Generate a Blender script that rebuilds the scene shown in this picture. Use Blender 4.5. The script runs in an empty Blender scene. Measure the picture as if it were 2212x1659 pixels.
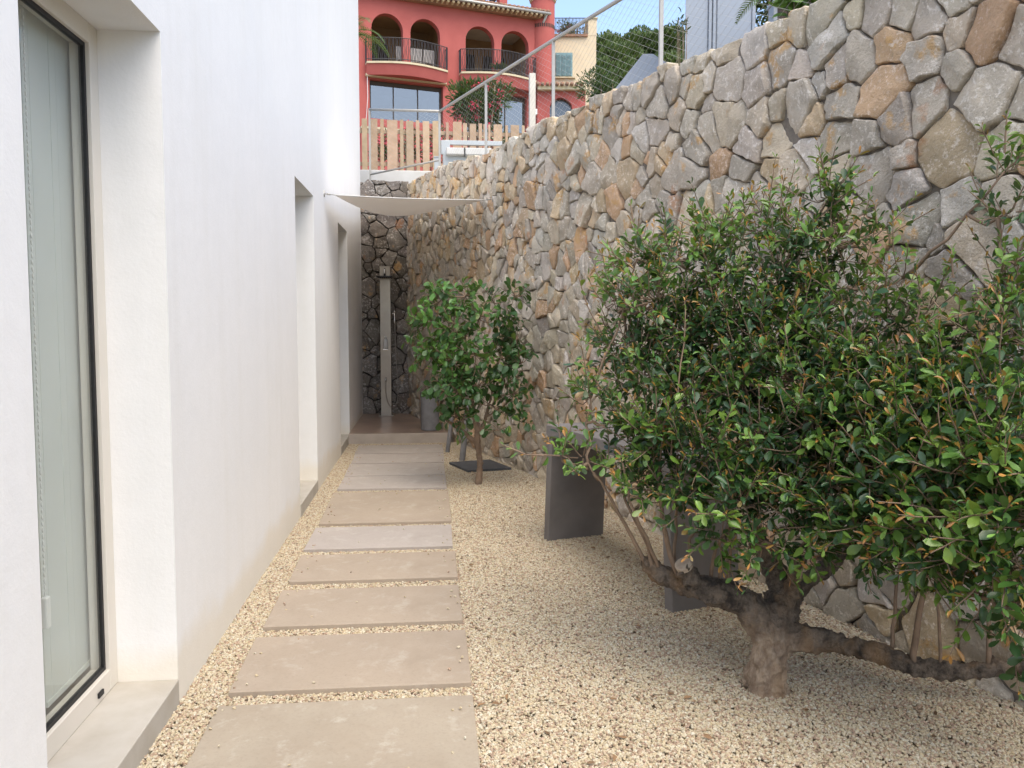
import bpy, bmesh, math, random
import numpy as np
from mathutils import Vector, Matrix, noise as mnoise
random.seed(7)
rng = np.random.default_rng(11)
SC = bpy.context.scene
COL = SC.collection

# ------------------------------------------------------------------ camera
# pixel figures below were measured on a 2212 x 1659 view of the photograph and are
# turned into world points at their real distances (world Y runs along the garden path)
F, CX, CY, H = 1720.0, 1106.0, 803.5, 1.55
YAW, PIT = math.radians(5.9), math.radians(3.7)
FW = np.array([math.sin(YAW)*math.cos(PIT), math.cos(YAW)*math.cos(PIT), -math.sin(PIT)])
RT = np.array([math.cos(YAW), -math.sin(YAW), 0.0])
UP = np.cross(RT, FW)
C0 = np.array([0, 0, H])
cam = bpy.data.cameras.new('camera')
camo = bpy.data.objects.new('camera', cam)
COL.objects.link(camo)
camo.location = (0, 0, H)
camo.rotation_euler = (math.pi/2 - PIT, 0, -YAW)
cam.sensor_width = 36
cam.lens = 36*F/2212
cam.shift_y = -26/2212
cam.clip_start = 0.05
cam.clip_end = 2000
SC.camera = camo

# ------------------------------------------------------------------ light
SUN_EL, SUN_AZ = math.radians(62), math.radians(150)     # azimuth clockwise from +Y
w = bpy.data.worlds.new('World'); SC.world = w; w.use_nodes = True
nt = w.node_tree
bg = nt.nodes['Background']
sky = nt.nodes.new('ShaderNodeTexSky')
sky.sky_type = 'NISHITA'; sky.sun_disc = False
sky.sun_elevation = SUN_EL; sky.sun_rotation = SUN_AZ
sky.air_density = 1.0; sky.dust_density = 2.6; sky.ozone_density = 1.0
nt.links.new(sky.outputs[0], bg.inputs[0])
bg.inputs[1].default_value = 0.14
sun = bpy.data.lights.new('sun', 'SUN')
sun.energy = 0.98; sun.angle = math.radians(70); sun.color = (1.0, 0.90, 0.66)
suno = bpy.data.objects.new('sun', sun); COL.objects.link(suno)
sd = Vector((math.sin(SUN_AZ)*math.cos(SUN_EL), math.cos(SUN_AZ)*math.cos(SUN_EL), math.sin(SUN_EL)))
suno.rotation_euler = sd.to_track_quat('Z', 'Y').to_euler()
suno.location = (0, 0, 30)
vs = SC.view_settings
vs.view_transform = 'Standard'; vs.look = 'None'; vs.gamma = 1.0; vs.use_curve_mapping = False
vs.exposure = 1.47
SC.cycles.max_bounces = 8
SC.cycles.diffuse_bounces = 5
SC.cycles.transparent_max_bounces = 12

# ------------------------------------------------------------------ pixel -> world
def ray(x, y): return FW + RT*(x-CX)/F - UP*(y-CY)/F
def PD(x, y, D): return C0 + ray(x, y)*D
def PZ(x, y, z=0.0):
    d = ray(x, y); return C0 + d*(z-H)/d[2]
def PX(x, y, X):
    d = ray(x, y); return C0 + d*X/d[0]
def PY(x, y, Y):
    d = ray(x, y); return C0 + d*Y/d[1]
def PN(x, y, p, n):
    d = ray(x, y); return C0 + d*np.dot(np.array(p)-C0, n)/np.dot(d, n)
def proj(p):
    v = np.asarray(p, float)-C0; z = v@FW
    return CX+F*(v@RT)/z, CY-F*(v@UP)/z, z

# ------------------------------------------------------------------ objects
ORG = {}
def tag(o, label=None, cat=None, group=None, kind=None):
    if label: o['label'] = label
    if cat: o['category'] = cat
    if group: o['group'] = group
    if kind: o['kind'] = kind
    return o
def thing(name, loc, label, cat, group=None):
    o = bpy.data.objects.new(name, None); COL.objects.link(o)
    o.empty_display_size = 0.1
    o.location = tuple(float(v) for v in loc)
    ORG[o.name] = np.array(loc, float)
    return tag(o, label, cat, group)
class MB:
    def __init__(s): s.v = []; s.f = []; s.c = []
    def add(s, vs_, fs, col=None):
        b = len(s.v)
        s.v.extend([tuple(float(a) for a in p) for p in vs_]); s.f.extend([tuple(b+i for i in f) for f in fs])
        s.c.extend([col or (1, 1, 1, 1)]*len(vs_))
        return s
    def hexa(s, p, col=None):         # 8 corners: bottom ring then top ring
        return s.add(p, [(3, 2, 1, 0), (4, 5, 6, 7), (0, 1, 5, 4), (1, 2, 6, 5), (2, 3, 7, 6), (3, 0, 4, 7)], col)
    def box(s, a, b, col=None):
        (x0, y0, z0), (x1, y1, z1) = a, b
        x0, x1 = min(x0, x1), max(x0, x1); y0, y1 = min(y0, y1), max(y0, y1); z0, z1 = min(z0, z1), max(z0, z1)
        return s.hexa([(x0,y0,z0),(x1,y0,z0),(x1,y1,z0),(x0,y1,z0),(x0,y0,z1),(x1,y0,z1),(x1,y1,z1),(x0,y1,z1)], col)
    def fbox(s, o, ax, ay, az, a, b, col=None):     # box in a local frame
        o = np.array(o, float)
        pts = []
        for z in (a[2], b[2]):
            for x, y in ((a[0], a[1]), (b[0], a[1]), (b[0], b[1]), (a[0], b[1])):
                pts.append(o+np.array(ax)*x+np.array(ay)*y+np.array(az)*z)
        return s.hexa(pts, col)
    def tube(s, path, rad, n=8, caps=True, col=None):
        path = [np.array(p, float) for p in path]
        if np.isscalar(rad): rad = [rad]*len(path)
        vs_ = []; fs = []
        ref = None
        for i, p in enumerate(path):
            t = path[min(i+1, len(path)-1)]-path[max(i-1, 0)]
            t = t/(np.linalg.norm(t)+1e-9)
            if ref is None:
                ref = np.array([0, 0, 1.0]) if abs(t[2]) < .9 else np.array([1.0, 0, 0])
            a = np.cross(t, ref); a /= np.linalg.norm(a)+1e-9
            b = np.cross(a, t); ref = b
            for k in range(n):
                th = 2*math.pi*k/n
                vs_.append(p+rad[i]*(a*math.cos(th)+b*math.sin(th)))
        for i in range(len(path)-1):
            for k in range(n):
                k2 = (k+1) % n
                fs.append((i*n+k, i*n+k2, (i+1)*n+k2, (i+1)*n+k))
        if caps:
            fs.append(tuple(range(n-1, -1, -1))); m = (len(path)-1)*n
            fs.append(tuple(m+k for k in range(n)))
        return s.add(vs_, fs, col)
    def lathe(s, o, prof, n=24, col=None):
        o = np.array(o, float); vs_ = []; fs = []
        for r, z in prof:
            for k in range(n):
                th = 2*math.pi*k/n
                vs_.append(o+np.array([r*math.cos(th), r*math.sin(th), z]))
        for i in range(len(prof)-1):
            for k in range(n):
                k2 = (k+1) % n
                fs.append((i*n+k, i*n+k2, (i+1)*n+k2, (i+1)*n+k))
        return s.add(vs_, fs, col)
    def build(s, name, mat, parent=None, smooth=False, kind=None, bevel=0, color=False, base=None, fixn=True):
        org = ORG[parent.name] if parent is not None else (np.array(base, float) if base is not None else np.zeros(3))
        me = bpy.data.meshes.new(name)
        v = np.array(s.v, float)-org
        me.from_pydata(v.tolist(), [], s.f)
        if fixn:
            bm = bmesh.new(); bm.from_mesh(me)
            bmesh.ops.recalc_face_normals(bm, faces=bm.faces)
            bm.to_mesh(me); bm.free()
        if color:
            at = me.color_attributes.new('tint', 'FLOAT_COLOR', 'POINT')
            at.data.foreach_set('color', np.array(s.c, np.float32).ravel())
        me.materials.append(mat)
        if smooth: me.polygons.foreach_set('use_smooth', [True]*len(me.polygons))
        o = bpy.data.objects.new(name, me); COL.objects.link(o)
        if parent is not None:
            o.parent = parent
        else:
            o.location = tuple(org)
        ORG[o.name] = org
        if kind: o['kind'] = kind
        if bevel:
            m = o.modifiers.new('edge', 'BEVEL'); m.width = bevel; m.segments = 2; m.limit_method = 'ANGLE'
        return o

# ------------------------------------------------------------------ materials
def newmat(name):
    m = bpy.data.materials.new(name); m.use_nodes = True
    return m, m.node_tree, m.node_tree.nodes['Principled BSDF']
def N(t, typ, **kw):
    n = t.nodes.new(typ)
    for k, v in kw.items(): setattr(n, k, v)
    return n
def coords(t, kind='Object', scale=(1, 1, 1)):
    tc = N(t, 'ShaderNodeTexCoord'); mp = N(t, 'ShaderNodeMapping')
    mp.inputs['Scale'].default_value = scale
    t.links.new(tc.outputs[kind], mp.inputs[0]); return mp.outputs[0]
def noise(t, vec, scale, detail=4, rough=.55):
    n = N(t, 'ShaderNodeTexNoise'); n.inputs['Scale'].default_value = scale
    n.inputs['Detail'].default_value = detail; n.inputs['Roughness'].default_value = rough
    t.links.new(vec, n.inputs['Vector']); return n.outputs[0]
def ramp(t, fac, stops):
    r = N(t, 'ShaderNodeValToRGB'); e = r.color_ramp.elements
    while len(e) < len(stops): e.new(.5)
    for el, (p, c) in zip(e, stops):
        el.position = p; el.color = (c, c, c, 1) if np.isscalar(c) else (*c, 1)
    t.links.new(fac, r.inputs[0]); return r.outputs[0]
def mix(t, fac, a, b, mode='MIX'):
    m = N(t, 'ShaderNodeMix', data_type='RGBA', blend_type=mode)
    for sock, v in ((m.inputs[0], fac), (m.inputs[6], a), (m.inputs[7], b)):
        if hasattr(v, 'links'): t.links.new(v, sock)
        elif np.isscalar(v): sock.default_value = v
        else: sock.default_value = (*v, 1)
    return m.outputs[2]
def bump(t, b, h, strength=.3, dist=.01):
    n = N(t, 'ShaderNodeBump'); n.inputs['Strength'].default_value = strength
    n.inputs['Distance'].default_value = dist
    t.links.new(h, n.inputs['Height']); t.links.new(n.outputs[0], b.inputs['Normal'])
def M(name, c1, c2=None, scale=6, rough=.8, bs=.2, bscale=60, bd=.004, metal=0, stretch=(1, 1, 1), lo=.35, hi=.65, spec=.5, kind='Object'):
    m, t, b = newmat(name)
    v = coords(t, kind, stretch)
    c2 = c2 or tuple(x*.86 for x in c1)
    t.links.new(mix(t, ramp(t, noise(t, v, scale), [(lo, 0.0), (hi, 1.0)]), c1, c2), b.inputs['Base Color'])
    b.inputs['Roughness'].default_value = rough; b.inputs['Metallic'].default_value = metal
    b.inputs['Specular IOR Level'].default_value = spec
    if bs: bump(t, b, noise(t, v, bscale, 3), bs, bd)
    return m

def mat_stucco():
    m, t, b = newmat('white_stucco')
    v = coords(t)
    sep = N(t, 'ShaderNodeSeparateXYZ'); geo = N(t, 'ShaderNodeNewGeometry'); t.links.new(geo.outputs['Position'], sep.inputs[0])
    wob = noise(t, v, 2.3, 4)
    mth = N(t, 'ShaderNodeMath', operation='MULTIPLY_ADD'); mth.inputs[1].default_value = -.28
    t.links.new(wob, mth.inputs[0]); t.links.new(sep.outputs[2], mth.inputs[2])
    dirt = ramp(t, mth.outputs[0], [(0.0, .38), (.11, 0.0)])
    base = mix(t, ramp(t, noise(t, v, .9, 5), [(.4, 0.0), (.7, 1.0)]), (.80, .80, .80), (.765, .77, .775))
    mott = mix(t, ramp(t, noise(t, v, 14, 4), [(.35, 0.0), (.7, .35)]), base, (.74, .74, .735))
    vs_ = coords(t, 'Object', (1, 1, .12)); mott = mix(t, ramp(t, noise(t, vs_, 4.5, 6, .65), [(.50, 0.0), (.75, .5)]), mott, (.725, .72, .70))
    t.links.new(mix(t, dirt, mott, (.70, .60, .42)), b.inputs['Base Color'])
    b.inputs['Roughness'].default_value = .93
    b.inputs['Specular IOR Level'].default_value = .2
    hh = N(t, 'ShaderNodeMath', operation='MULTIPLY_ADD'); hh.inputs[1].default_value = 3.0; t.links.new(noise(t, v, 3.5, 3), hh.inputs[0]); t.links.new(noise(t, v, 60, 5, .65), hh.inputs[2]); bump(t, b, hh.outputs[0], .20, .006)
    return m
def mat_stone():
    m, t, b = newmat('wall_stone')
    v = coords(t)
    at = N(t, 'ShaderNodeAttribute', attribute_name='tint')
    c = mix(t, 1.0, at.outputs['Color'], ramp(t, noise(t, v, 5, 6, .62), [(.34, (1.10, 1.09, 1.08)), (.66, (.86, .87, .88))]), 'MULTIPLY')
    c = mix(t, ramp(t, noise(t, v, 3.7, 6, .62), [(.595, 0.0), (.65, .75)]), c, (.66, .41, .18))
    c = mix(t, ramp(t, noise(t, v, 2.9, 5, .6), [(.625, 0.0), (.68, .55)]), c, (.52, .235, .10))
    c = mix(t, ramp(t, noise(t, v, 30, 7, .72), [(.28, .5), (.43, 0.0)]), c, (.30, .265, .225))
    # lime splashes and lichen
    fl = ramp(t, noise(t, v, 34, 9, .75), [(.535, 0.0), (.575, 1.0)])
    msk = ramp(t, noise(t, v, 4.2, 4, .6), [(.40, .12), (.56, .9)])
    fm = N(t, 'ShaderNodeMath', operation='MULTIPLY'); t.links.new(fl, fm.inputs[0]); t.links.new(msk, fm.inputs[1])
    pale = mix(t, .55, mix(t, 1.0, at.outputs['Color'], (1.5, 1.5, 1.55), 'MULTIPLY'), (.78, .75, .70))
    c = mix(t, fm.outputs[0], c, pale)
    c = mix(t, ramp(t, noise(t, v, 8.5, 9, .72), [(.60, 0.0), (.645, .75)]), c, pale)
    t.links.new(c, b.inputs['Base Color'])
    b.inputs['Roughness'].default_value = .95; b.inputs['Specular IOR Level'].default_value = .15
    a1 = N(t, 'ShaderNodeMath', operation='MULTIPLY_ADD'); a1.inputs[1].default_value = 2.2
    t.links.new(noise(t, v, 9, 9, .66), a1.inputs[0]); t.links.new(noise(t, v, 85, 5, .65), a1.inputs[2])
    bump(t, b, a1.outputs[0], .85, .018)
    return m
def mat_leaf(name, gloss=.32, trans=.35):
    m, t, b = newmat(name)
    at = N(t, 'ShaderNodeAttribute', attribute_name='tint')
    v = coords(t)
    c = mix(t, ramp(t, noise(t, v, 18, 2), [(.35, 0.0), (.7, .35)]), at.outputs['Color'], (.05, .07, .015))
    t.links.new(c, b.inputs['Base Color'])
    b.inputs['Roughness'].default_value = gloss
    b.inputs['Specular IOR Level'].default_value = .45
    tr = N(t, 'ShaderNodeBsdfTranslucent')
    t.links.new(mix(t, .5, c, (.30, .42, .04), 'MIX'), tr.inputs[0])
    ms = N(t, 'ShaderNodeMixShader'); ms.inputs[0].default_value = trans*.6
    t.links.new(b.outputs[0], ms.inputs[1]); t.links.new(tr.outputs[0], ms.inputs[2])
    t.links.new(ms.outputs[0], t.nodes['Material Output'].inputs[0])
    return m
def mat_bark():
    m, t, b = newmat('old_bark')
    v = coords(t, 'Object', (1, 1, .45))
    c = mix(t, ramp(t, noise(t, coords(t, 'Object', (.8, 1, .7)), 24, 8, .7), [(.40, 0.0), (.60, 1.0)]), (.062, .05, .042), (.23, .185, .145))
    ln = N(t, 'ShaderNodeVectorMath', operation='LENGTH'); tco = N(t, 'ShaderNodeTexCoord'); t.links.new(tco.outputs['Object'], ln.inputs[0])
    wob = N(t, 'ShaderNodeMath', operation='MULTIPLY_ADD'); wob.inputs[1].default_value = .30; t.links.new(noise(t, v, 7, 5), wob.inputs[0]); t.links.new(ln.outputs['Value'], wob.inputs[2])
    c = mix(t, ramp(t, wob.outputs[0], [(.34, .9), (.52, 0.0)]), c, mix(t, ramp(t, noise(t, v, 20, 6, .7), [(.4, 0.0), (.62, 1.0)]), (.33, .235, .165), (.62, .49, .37)))
    c = mix(t, ramp(t, noise(t, v, 6, 4), [(.52, 0.0), (.66, .6)]), c, (.40, .25, .13))
    t.links.new(c, b.inputs['Base Color']); b.inputs['Roughness'].default_value = .9
    vf = coords(t, 'Object', (.7, 1, .5)); hb = N(t, 'ShaderNodeMath', operation='MULTIPLY_ADD'); hb.inputs[1].default_value = 1.5; t.links.new(noise(t, vf, 34, 6, .7), hb.inputs[0]); t.links.new(noise(t, v, 60, 8, .75), hb.inputs[2]); bump(t, b, hb.outputs[0], 1.0, .022)
    return m
def mat_glass(name, tint=(.95, .965, .955), refl=.0):
    m, t, b = newmat(name)
    t.nodes.remove(b)
    tr = N(t, 'ShaderNodeBsdfTransparent'); tr.inputs[0].default_value = (*tint, 1)
    gl = N(t, 'ShaderNodeBsdfGlossy'); gl.inputs['Roughness'].default_value = .01
    geo = N(t, 'ShaderNodeNewGeometry'); dt = N(t, 'ShaderNodeVectorMath', operation='DOT_PRODUCT')
    t.links.new(geo.outputs['Normal'], dt.inputs[0]); t.links.new(geo.outputs['Incoming'], dt.inputs[1])
    ab = N(t, 'ShaderNodeMath', operation='ABSOLUTE'); t.links.new(dt.outputs['Value'], ab.inputs[0])
    iv = N(t, 'ShaderNodeMath', operation='SUBTRACT'); iv.inputs[0].default_value = 1; t.links.new(ab.outputs[0], iv.inputs[1])
    pw = N(t, 'ShaderNodeMath', operation='POWER'); pw.inputs[1].default_value = 5; t.links.new(iv.outputs[0], pw.inputs[0])
    fr = N(t, 'ShaderNodeMath', operation='MULTIPLY_ADD'); fr.inputs[1].default_value = .96; fr.inputs[2].default_value = .04; t.links.new(pw.outputs[0], fr.inputs[0])
    fac = N(t, 'ShaderNodeMath', operation='ADD', use_clamp=True); fac.inputs[1].default_value = refl
    t.links.new(fr.outputs[0], fac.inputs[0])
    ms = N(t, 'ShaderNodeMixShader')
    t.links.new(fac.outputs[0], ms.inputs[0]); t.links.new(tr.outputs[0], ms.inputs[1]); t.links.new(gl.outputs[0], ms.inputs[2])
    t.links.new(ms.outputs[0], t.nodes['Material Output'].inputs[0])
    return m
def mat_slab(name, a, b_, c_):
    m, t, b = newmat(name)
    v = coords(t)
    k = mix(t, ramp(t, noise(t, v, 3.2, 7, .6), [(.36, 0.0), (.66, 1.0)]), a, b_)
    k = mix(t, ramp(t, noise(t, v, 8, 6, .7), [(.55, 0.0), (.68, .75)]), k, c_)
    k = mix(t, ramp(t, noise(t, v, 1.7, 5, .55), [(.45, 0.0), (.7, .6)]), k, tuple(x*1.18 for x in a))
    k = mix(t, ramp(t, noise(t, v, 90, 3), [(.3, .3), (.5, 0.0)]), k, tuple(x*.7 for x in a))
    k = mix(t, ramp(t, noise(t, v, 48, 5, .65), [(.685, 0.0), (.72, .6)]), k, tuple(x*.5 for x in a))
    k = mix(t, ramp(t, noise(t, v, 5.5, 8, .7), [(.60, 0.0), (.70, .35)]), k, tuple(x*.72 for x in a))
    t.links.new(k, b.inputs['Base Color']); b.inputs['Roughness'].default_value = .75
    bump(t, b, noise(t, v, 140, 5, .6), .18, .003)
    return m
def mat_pebble():
    m, t, b = newmat('cream_gravel')
    oi = N(t, 'ShaderNodeObjectInfo')
    c = ramp(t, oi.outputs['Random'], [(0.0, (0.445, 0.368, 0.238)), (.2, (0.544, 0.496, 0.379)), (.42, (0.478, 0.394, 0.256)), (.62, (0.585, 0.556, 0.458)),
                                       (.76, (0.368, 0.264, 0.176)), (.88, (0.432, 0.320, 0.248)), (.985, (0.240, 0.168, 0.120)), (1.0, (0.176, 0.136, 0.104))])
    v = coords(t, 'Object')
    c = mix(t, ramp(t, noise(t, v, 1.6, 3), [(.4, 0.0), (.75, .45)]), c, (0.352, 0.264, 0.160))
    t.links.new(c, b.inputs['Base Color']); b.inputs['Roughness'].default_value = .85
    return m
def mat_attr(name, rough=.8, bs=.3):
    m, t, b = newmat(name)
    at = N(t, 'ShaderNodeAttribute', attribute_name='tint'); v = coords(t)
    c = mix(t, ramp(t, noise(t, v, 9, 4), [(.35, 0.0), (.7, .4)]), at.outputs['Color'], (.25, .17, .10))
    t.links.new(c, b.inputs['Base Color']); b.inputs['Roughness'].default_value = rough
    bump(t, b, noise(t, v, 40, 4), bs, .004)
    return m
def mat_sail():
    m, t, b = newmat('sail_cloth')
    b.inputs['Base Color'].default_value = (.80, .77, .72, 1); b.inputs['Roughness'].default_value = .9
    v = coords(t); bump(t, b, noise(t, v, 30, 3), .08, .004)
    tr = N(t, 'ShaderNodeBsdfTranslucent'); tr.inputs[0].default_value = (.74, .70, .66, 1)
    ms = N(t, 'ShaderNodeMixShader'); ms.inputs[0].default_value = .35
    t.links.new(b.outputs[0], ms.inputs[1]); t.links.new(tr.outputs[0], ms.inputs[2])
    t.links.new(ms.outputs[0], t.nodes['Material Output'].inputs[0])
    return m

STUCCO = mat_stucco(); STONE = mat_stone(); BARK = mat_bark()
LEAF = mat_leaf('shrub_leaf', .28, .35); LEMON = mat_leaf('lemon_leaf', .36, .35); FARLEAF = mat_leaf('far_leaf', .6, .3)
GLASS = mat_glass('window_glass'); DKGLASS = mat_glass('house_glass', (.5, .55, .57), .16)
MORTAR = M('joint_mortar', (.22, .19, .155), (.15, .13, .11), 20, .95, .6, 60, .01)
SILL = M('sill_stone', (0.476, 0.451, 0.408), (0.408, 0.374, 0.323), 5, .8, .15, 90)
FRAME = M('pale_aluminium_frame', (.66, .62, .56), (.63, .60, .54), 3, .45, 0)
BLACK = M('black_rubber', (.012, .012, .014), None, 3, .6, 0)
BLIND = M('blind_fabric', (.58, .605, .58), (.54, .565, .54), 2, .9, .1, 300, .001)
WHITEP = M('white_plastic', (.8, .8, .78), None, 3, .4, 0)
ROOM = M('room_plaster', (.45, .44, .42), None, 3, .9, 0)
STEEL = M('brushed_steel', (.42, .38, .33), (.36, .32, .28), 4, .38, .05, 200, .001, metal=.85)
CHROME = M('chrome', (.8, .8, .8), None, 3, .12, 0, metal=1)
RAILM = M('galvanised_rail', (0.434, 0.420, 0.392), (0.392, 0.378, 0.350), 8, .45, 0, metal=.4)
WIRE = M('steel_wire', (.45, .44, .42), None, 3, .5, 0, metal=.3)
PLATF = M('wet_platform_stone', (0.380, 0.276, 0.218), (0.253, 0.184, 0.149), 3, .28, .1, 40, .003)
RISER = M('platform_riser_stone', (.45, .39, .34), (.37, .32, .27), 5, .7, .2, 60)
CONSOLE = M('grey_cast_concrete', (0.185, 0.172, 0.168), (0.143, 0.134, 0.131), 4, .75, .15, 220, .001)
POTGREY = M('grey_fibre_pot', (.22, .22, .23), (.17, .17, .18), 12, .8, .25, 160, .002)
MATM = M('slate_grey_plate', (.085, .09, .10), (.06, .065, .075), 15, .6, .3, 200, .002)
RED = M('terracotta_render', (.44, .112, .096), (.40, .097, .083), 1.5, .9, .25, 30, .01)
CREAM = M('cream_trim', (0.612, 0.527, 0.357), None, 4, .8, 0)
YELLOW = M('pale_yellow_render', (.70, .585, .41), (.65, .54, .38), 1.5, .9, .2, 30, .01)
TILE = M('clay_roof_tile', (.34, .19, .12), (.22, .13, .09), 4, .9, .3, 30, .01)
IRON = M('wrought_iron', (.05, .05, .055), None, 3, .6, 0)
DARKWOOD = M('dark_timber', (.06, .045, .035), None, 4, .7, 0)
SHUT = M('blue_green_shutter', (.20, .33, .36), (.18, .30, .33), 6, .7, 0)
WHITEB = M('shaded_white_render', (.36, .39, .44), (.34, .37, .42), 1.2, .9, .1, 30)  # white render, its blue-grey shade put into the colour
PICKET = mat_attr('weathered_picket', .85, .35)
KERB = M('white_painted_kerb', (0.640, 0.640, 0.631), (0.574, 0.566, 0.541), 4, .85, .1, 40)
ALU = M('pale_aluminium', (0.465, 0.488, 0.495), (0.427, 0.450, 0.458), 4, .4, 0, metal=.3)
SAIL = mat_sail()
PEBBLE = mat_pebble()
GRAVBED = M('gravel_bed', (0.270, 0.217, 0.150), (0.195, 0.150, 0.098), 60, .95, .8, 120, .01)
EARTH = M('garden_earth', (.20, .16, .11), (.11, .12, .05), 1.2, .95, .5, 12, .05)
PETAL = mat_attr('red_petal', .6, 0)
LITTER = mat_attr('dry_leaf', .8, 0)
STEM = M('shoot_bark', (.25, .175, .12), (.17, .12, .085), 18, .85, .3, 60, .002)
CUT = M('cut_wood', (.42, .36, .29), (.28, .22, .17), 22, .9, .4, 80, .003)
PINEBARK = M('pine_bark', (.10, .07, .05), None, 6, .9, .4, 20, .02)
OCHREIN = M('loggia_plaster', (.36, .25, .14), (.31, .21, .12), 2, .9, 0)
PALEIN = M('loggia_ceiling', (.55, .53, .50), None, 2, .9, 0)

# ------------------------------------------------------------------ ground and hillside
XW0 = -1.02                                        # plane of the white wall
def XW(Y): return 2.132-.2716*(Y-3.77)-.00368*(Y-3.77)*(Y-7.64)
def dXW(Y): return -.2716-.00368*(2*Y-11.41)
YB = 12.26                                         # front of the back wall
g = MB().add([(-400, -60, -.06), (400, -60, -.06), (400, 900, -.06), (-400, 900, -.06)], [(0, 1, 2, 3)])
tag(g.build('ground', EARTH), kind='structure')
g = MB(); ys = np.linspace(-1.5, 10.05, 24)
for i in range(len(ys)-1):
    a, b = ys[i], ys[i+1]
    g.add([(XW0-.02, a, -.012), (XW(a)+.05, a, -.012), (XW(b)+.05, b, -.012), (XW0-.02, b, -.012)], [(0, 1, 2, 3)])
tag(g.build('gravel_bed', GRAVBED), kind='structure')
def hz(x, y):
    base = 3.15+max(0, y-13.2)*.17+max(0, y-40)*.25
    base += .04*max(0, x-4)
    return min(base, 30)+.12*math.sin(x*.7)*math.cos(y*.5)*min(1, max(0, y-13)*.2)
g = MB()
xs = [-60, -30, -15, -8, -4, -1, 0, 1, 2, 4, 7, 11, 16, 24, 40, 80]; yy = [12.66, 13.2, 14, 15, 17, 20, 24, 28, 33, 40, 55, 80, 130]
vv = [(x, y, hz(x, y)-.05) for y in yy for x in xs]
g.add(vv, [(j*len(xs)+i, j*len(xs)+i+1, (j+1)*len(xs)+i+1, (j+1)*len(xs)+i) for j in range(len(yy)-1) for i in range(len(xs)-1)])
yr = list(np.linspace(-2, 12.66, 12)); vv = []
for y in yr:
    for k in range(6):
        x = XW(y)+.36+(k/5)**2*40
        vv.append((x, y, hz(x, 13.2)-.05 if k else 3.0))
g.add(vv, [(j*6+i, j*6+i+1, (j+1)*6+i+1, (j+1)*6+i) for j in range(11) for i in range(5)])
tag(g.build('hillside', EARTH, smooth=True), kind='structure')

# ------------------------------------------------------------------ white house
house = thing('white_house', (XW0, 3, 0), 'smooth white rendered house wall with deep window recesses beside the path', 'house')
REV = .235; WT = 6.9; WF = 5.0; YS = 8.2; Y0, Y1 = -3.0, YB+.02; SZ = .105; HZ = 2.655  # front part's unseen height kept low so sky light reaches the stones
wins = [(2.165, 3.252), (6.315, 7.30), (9.21, 10.22)]
mb = MB()
yb = sorted([Y0, Y1, YS]+[v for ab in wins for v in ab])
zb = [-.05, 0.0, HZ, WT]
for i in range(len(yb)-1):
    a, b = yb[i], yb[i+1]
    opening = any(abs(a-p) < 1e-6 and abs(b-q) < 1e-6 for p, q in wins)
    n = max(1, int((b-a)/.6))
    for z0, z1 in ((-.05, HZ), (HZ, WF if b <= YS+1e-6 else WT)):
        if opening and z1 == HZ: continue
        mb.add([(XW0, a, z0), (XW0, b, z0), (XW0, b, z1), (XW0, a, z1)], [(0, 1, 2, 3)])
    if opening:
        xi = XW0-REV
        mb.add([(XW0, a, -.05), (XW0, a, HZ), (xi, a, HZ), (xi, a, -.05)], [(0, 1, 2, 3)])
        mb.add([(XW0, b, -.05), (xi, b, -.05), (xi, b, HZ), (XW0, b, HZ)], [(0, 1, 2, 3)])
        mb.add([(XW0, a, HZ), (XW0, b, HZ), (xi, b, HZ), (xi, a, HZ)], [(0, 1, 2, 3)])
    else:
        pass
XB = -9.0
mb.add([(XW0, Y1, -.05), (XB, Y1, -.05), (XB, Y1, WT), (XW0, Y1, WT)], [(0, 1, 2, 3)])
mb.add([(XW0, Y0, -.05), (XB, Y0, -.05), (XB, Y0, WF), (XW0, Y0, WF)], [(0, 1, 2, 3)])
mb.add([(XW0, YS, WF), (XB, YS, WF), (XB, YS, WT), (XW0, YS, WT)], [(0, 1, 2, 3)])
mb.add([(XB, Y0, -.05), (XB, YS, -.05), (XB, YS, WF), (XB, Y0, WF)], [(0, 1, 2, 3)])
mb.add([(XB, YS, -.05), (XB, Y1, -.05), (XB, Y1, WT), (XB, YS, WT)], [(0, 1, 2, 3)])
mb.build('wall', STUCCO, house, fixn=False)
MB().box((XB-.02, YS-.02, WT), (XW0+.004, Y1+.02, WT+.12)).build('roof', STUCCO, house)
MB().box((XB-.02, Y0-.02, WF), (XW0+.004, YS-.025, WF+.08)).build('lowered_roof', STUCCO, house)  # unseen lower roof, a step shaped to let in more sky light
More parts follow.
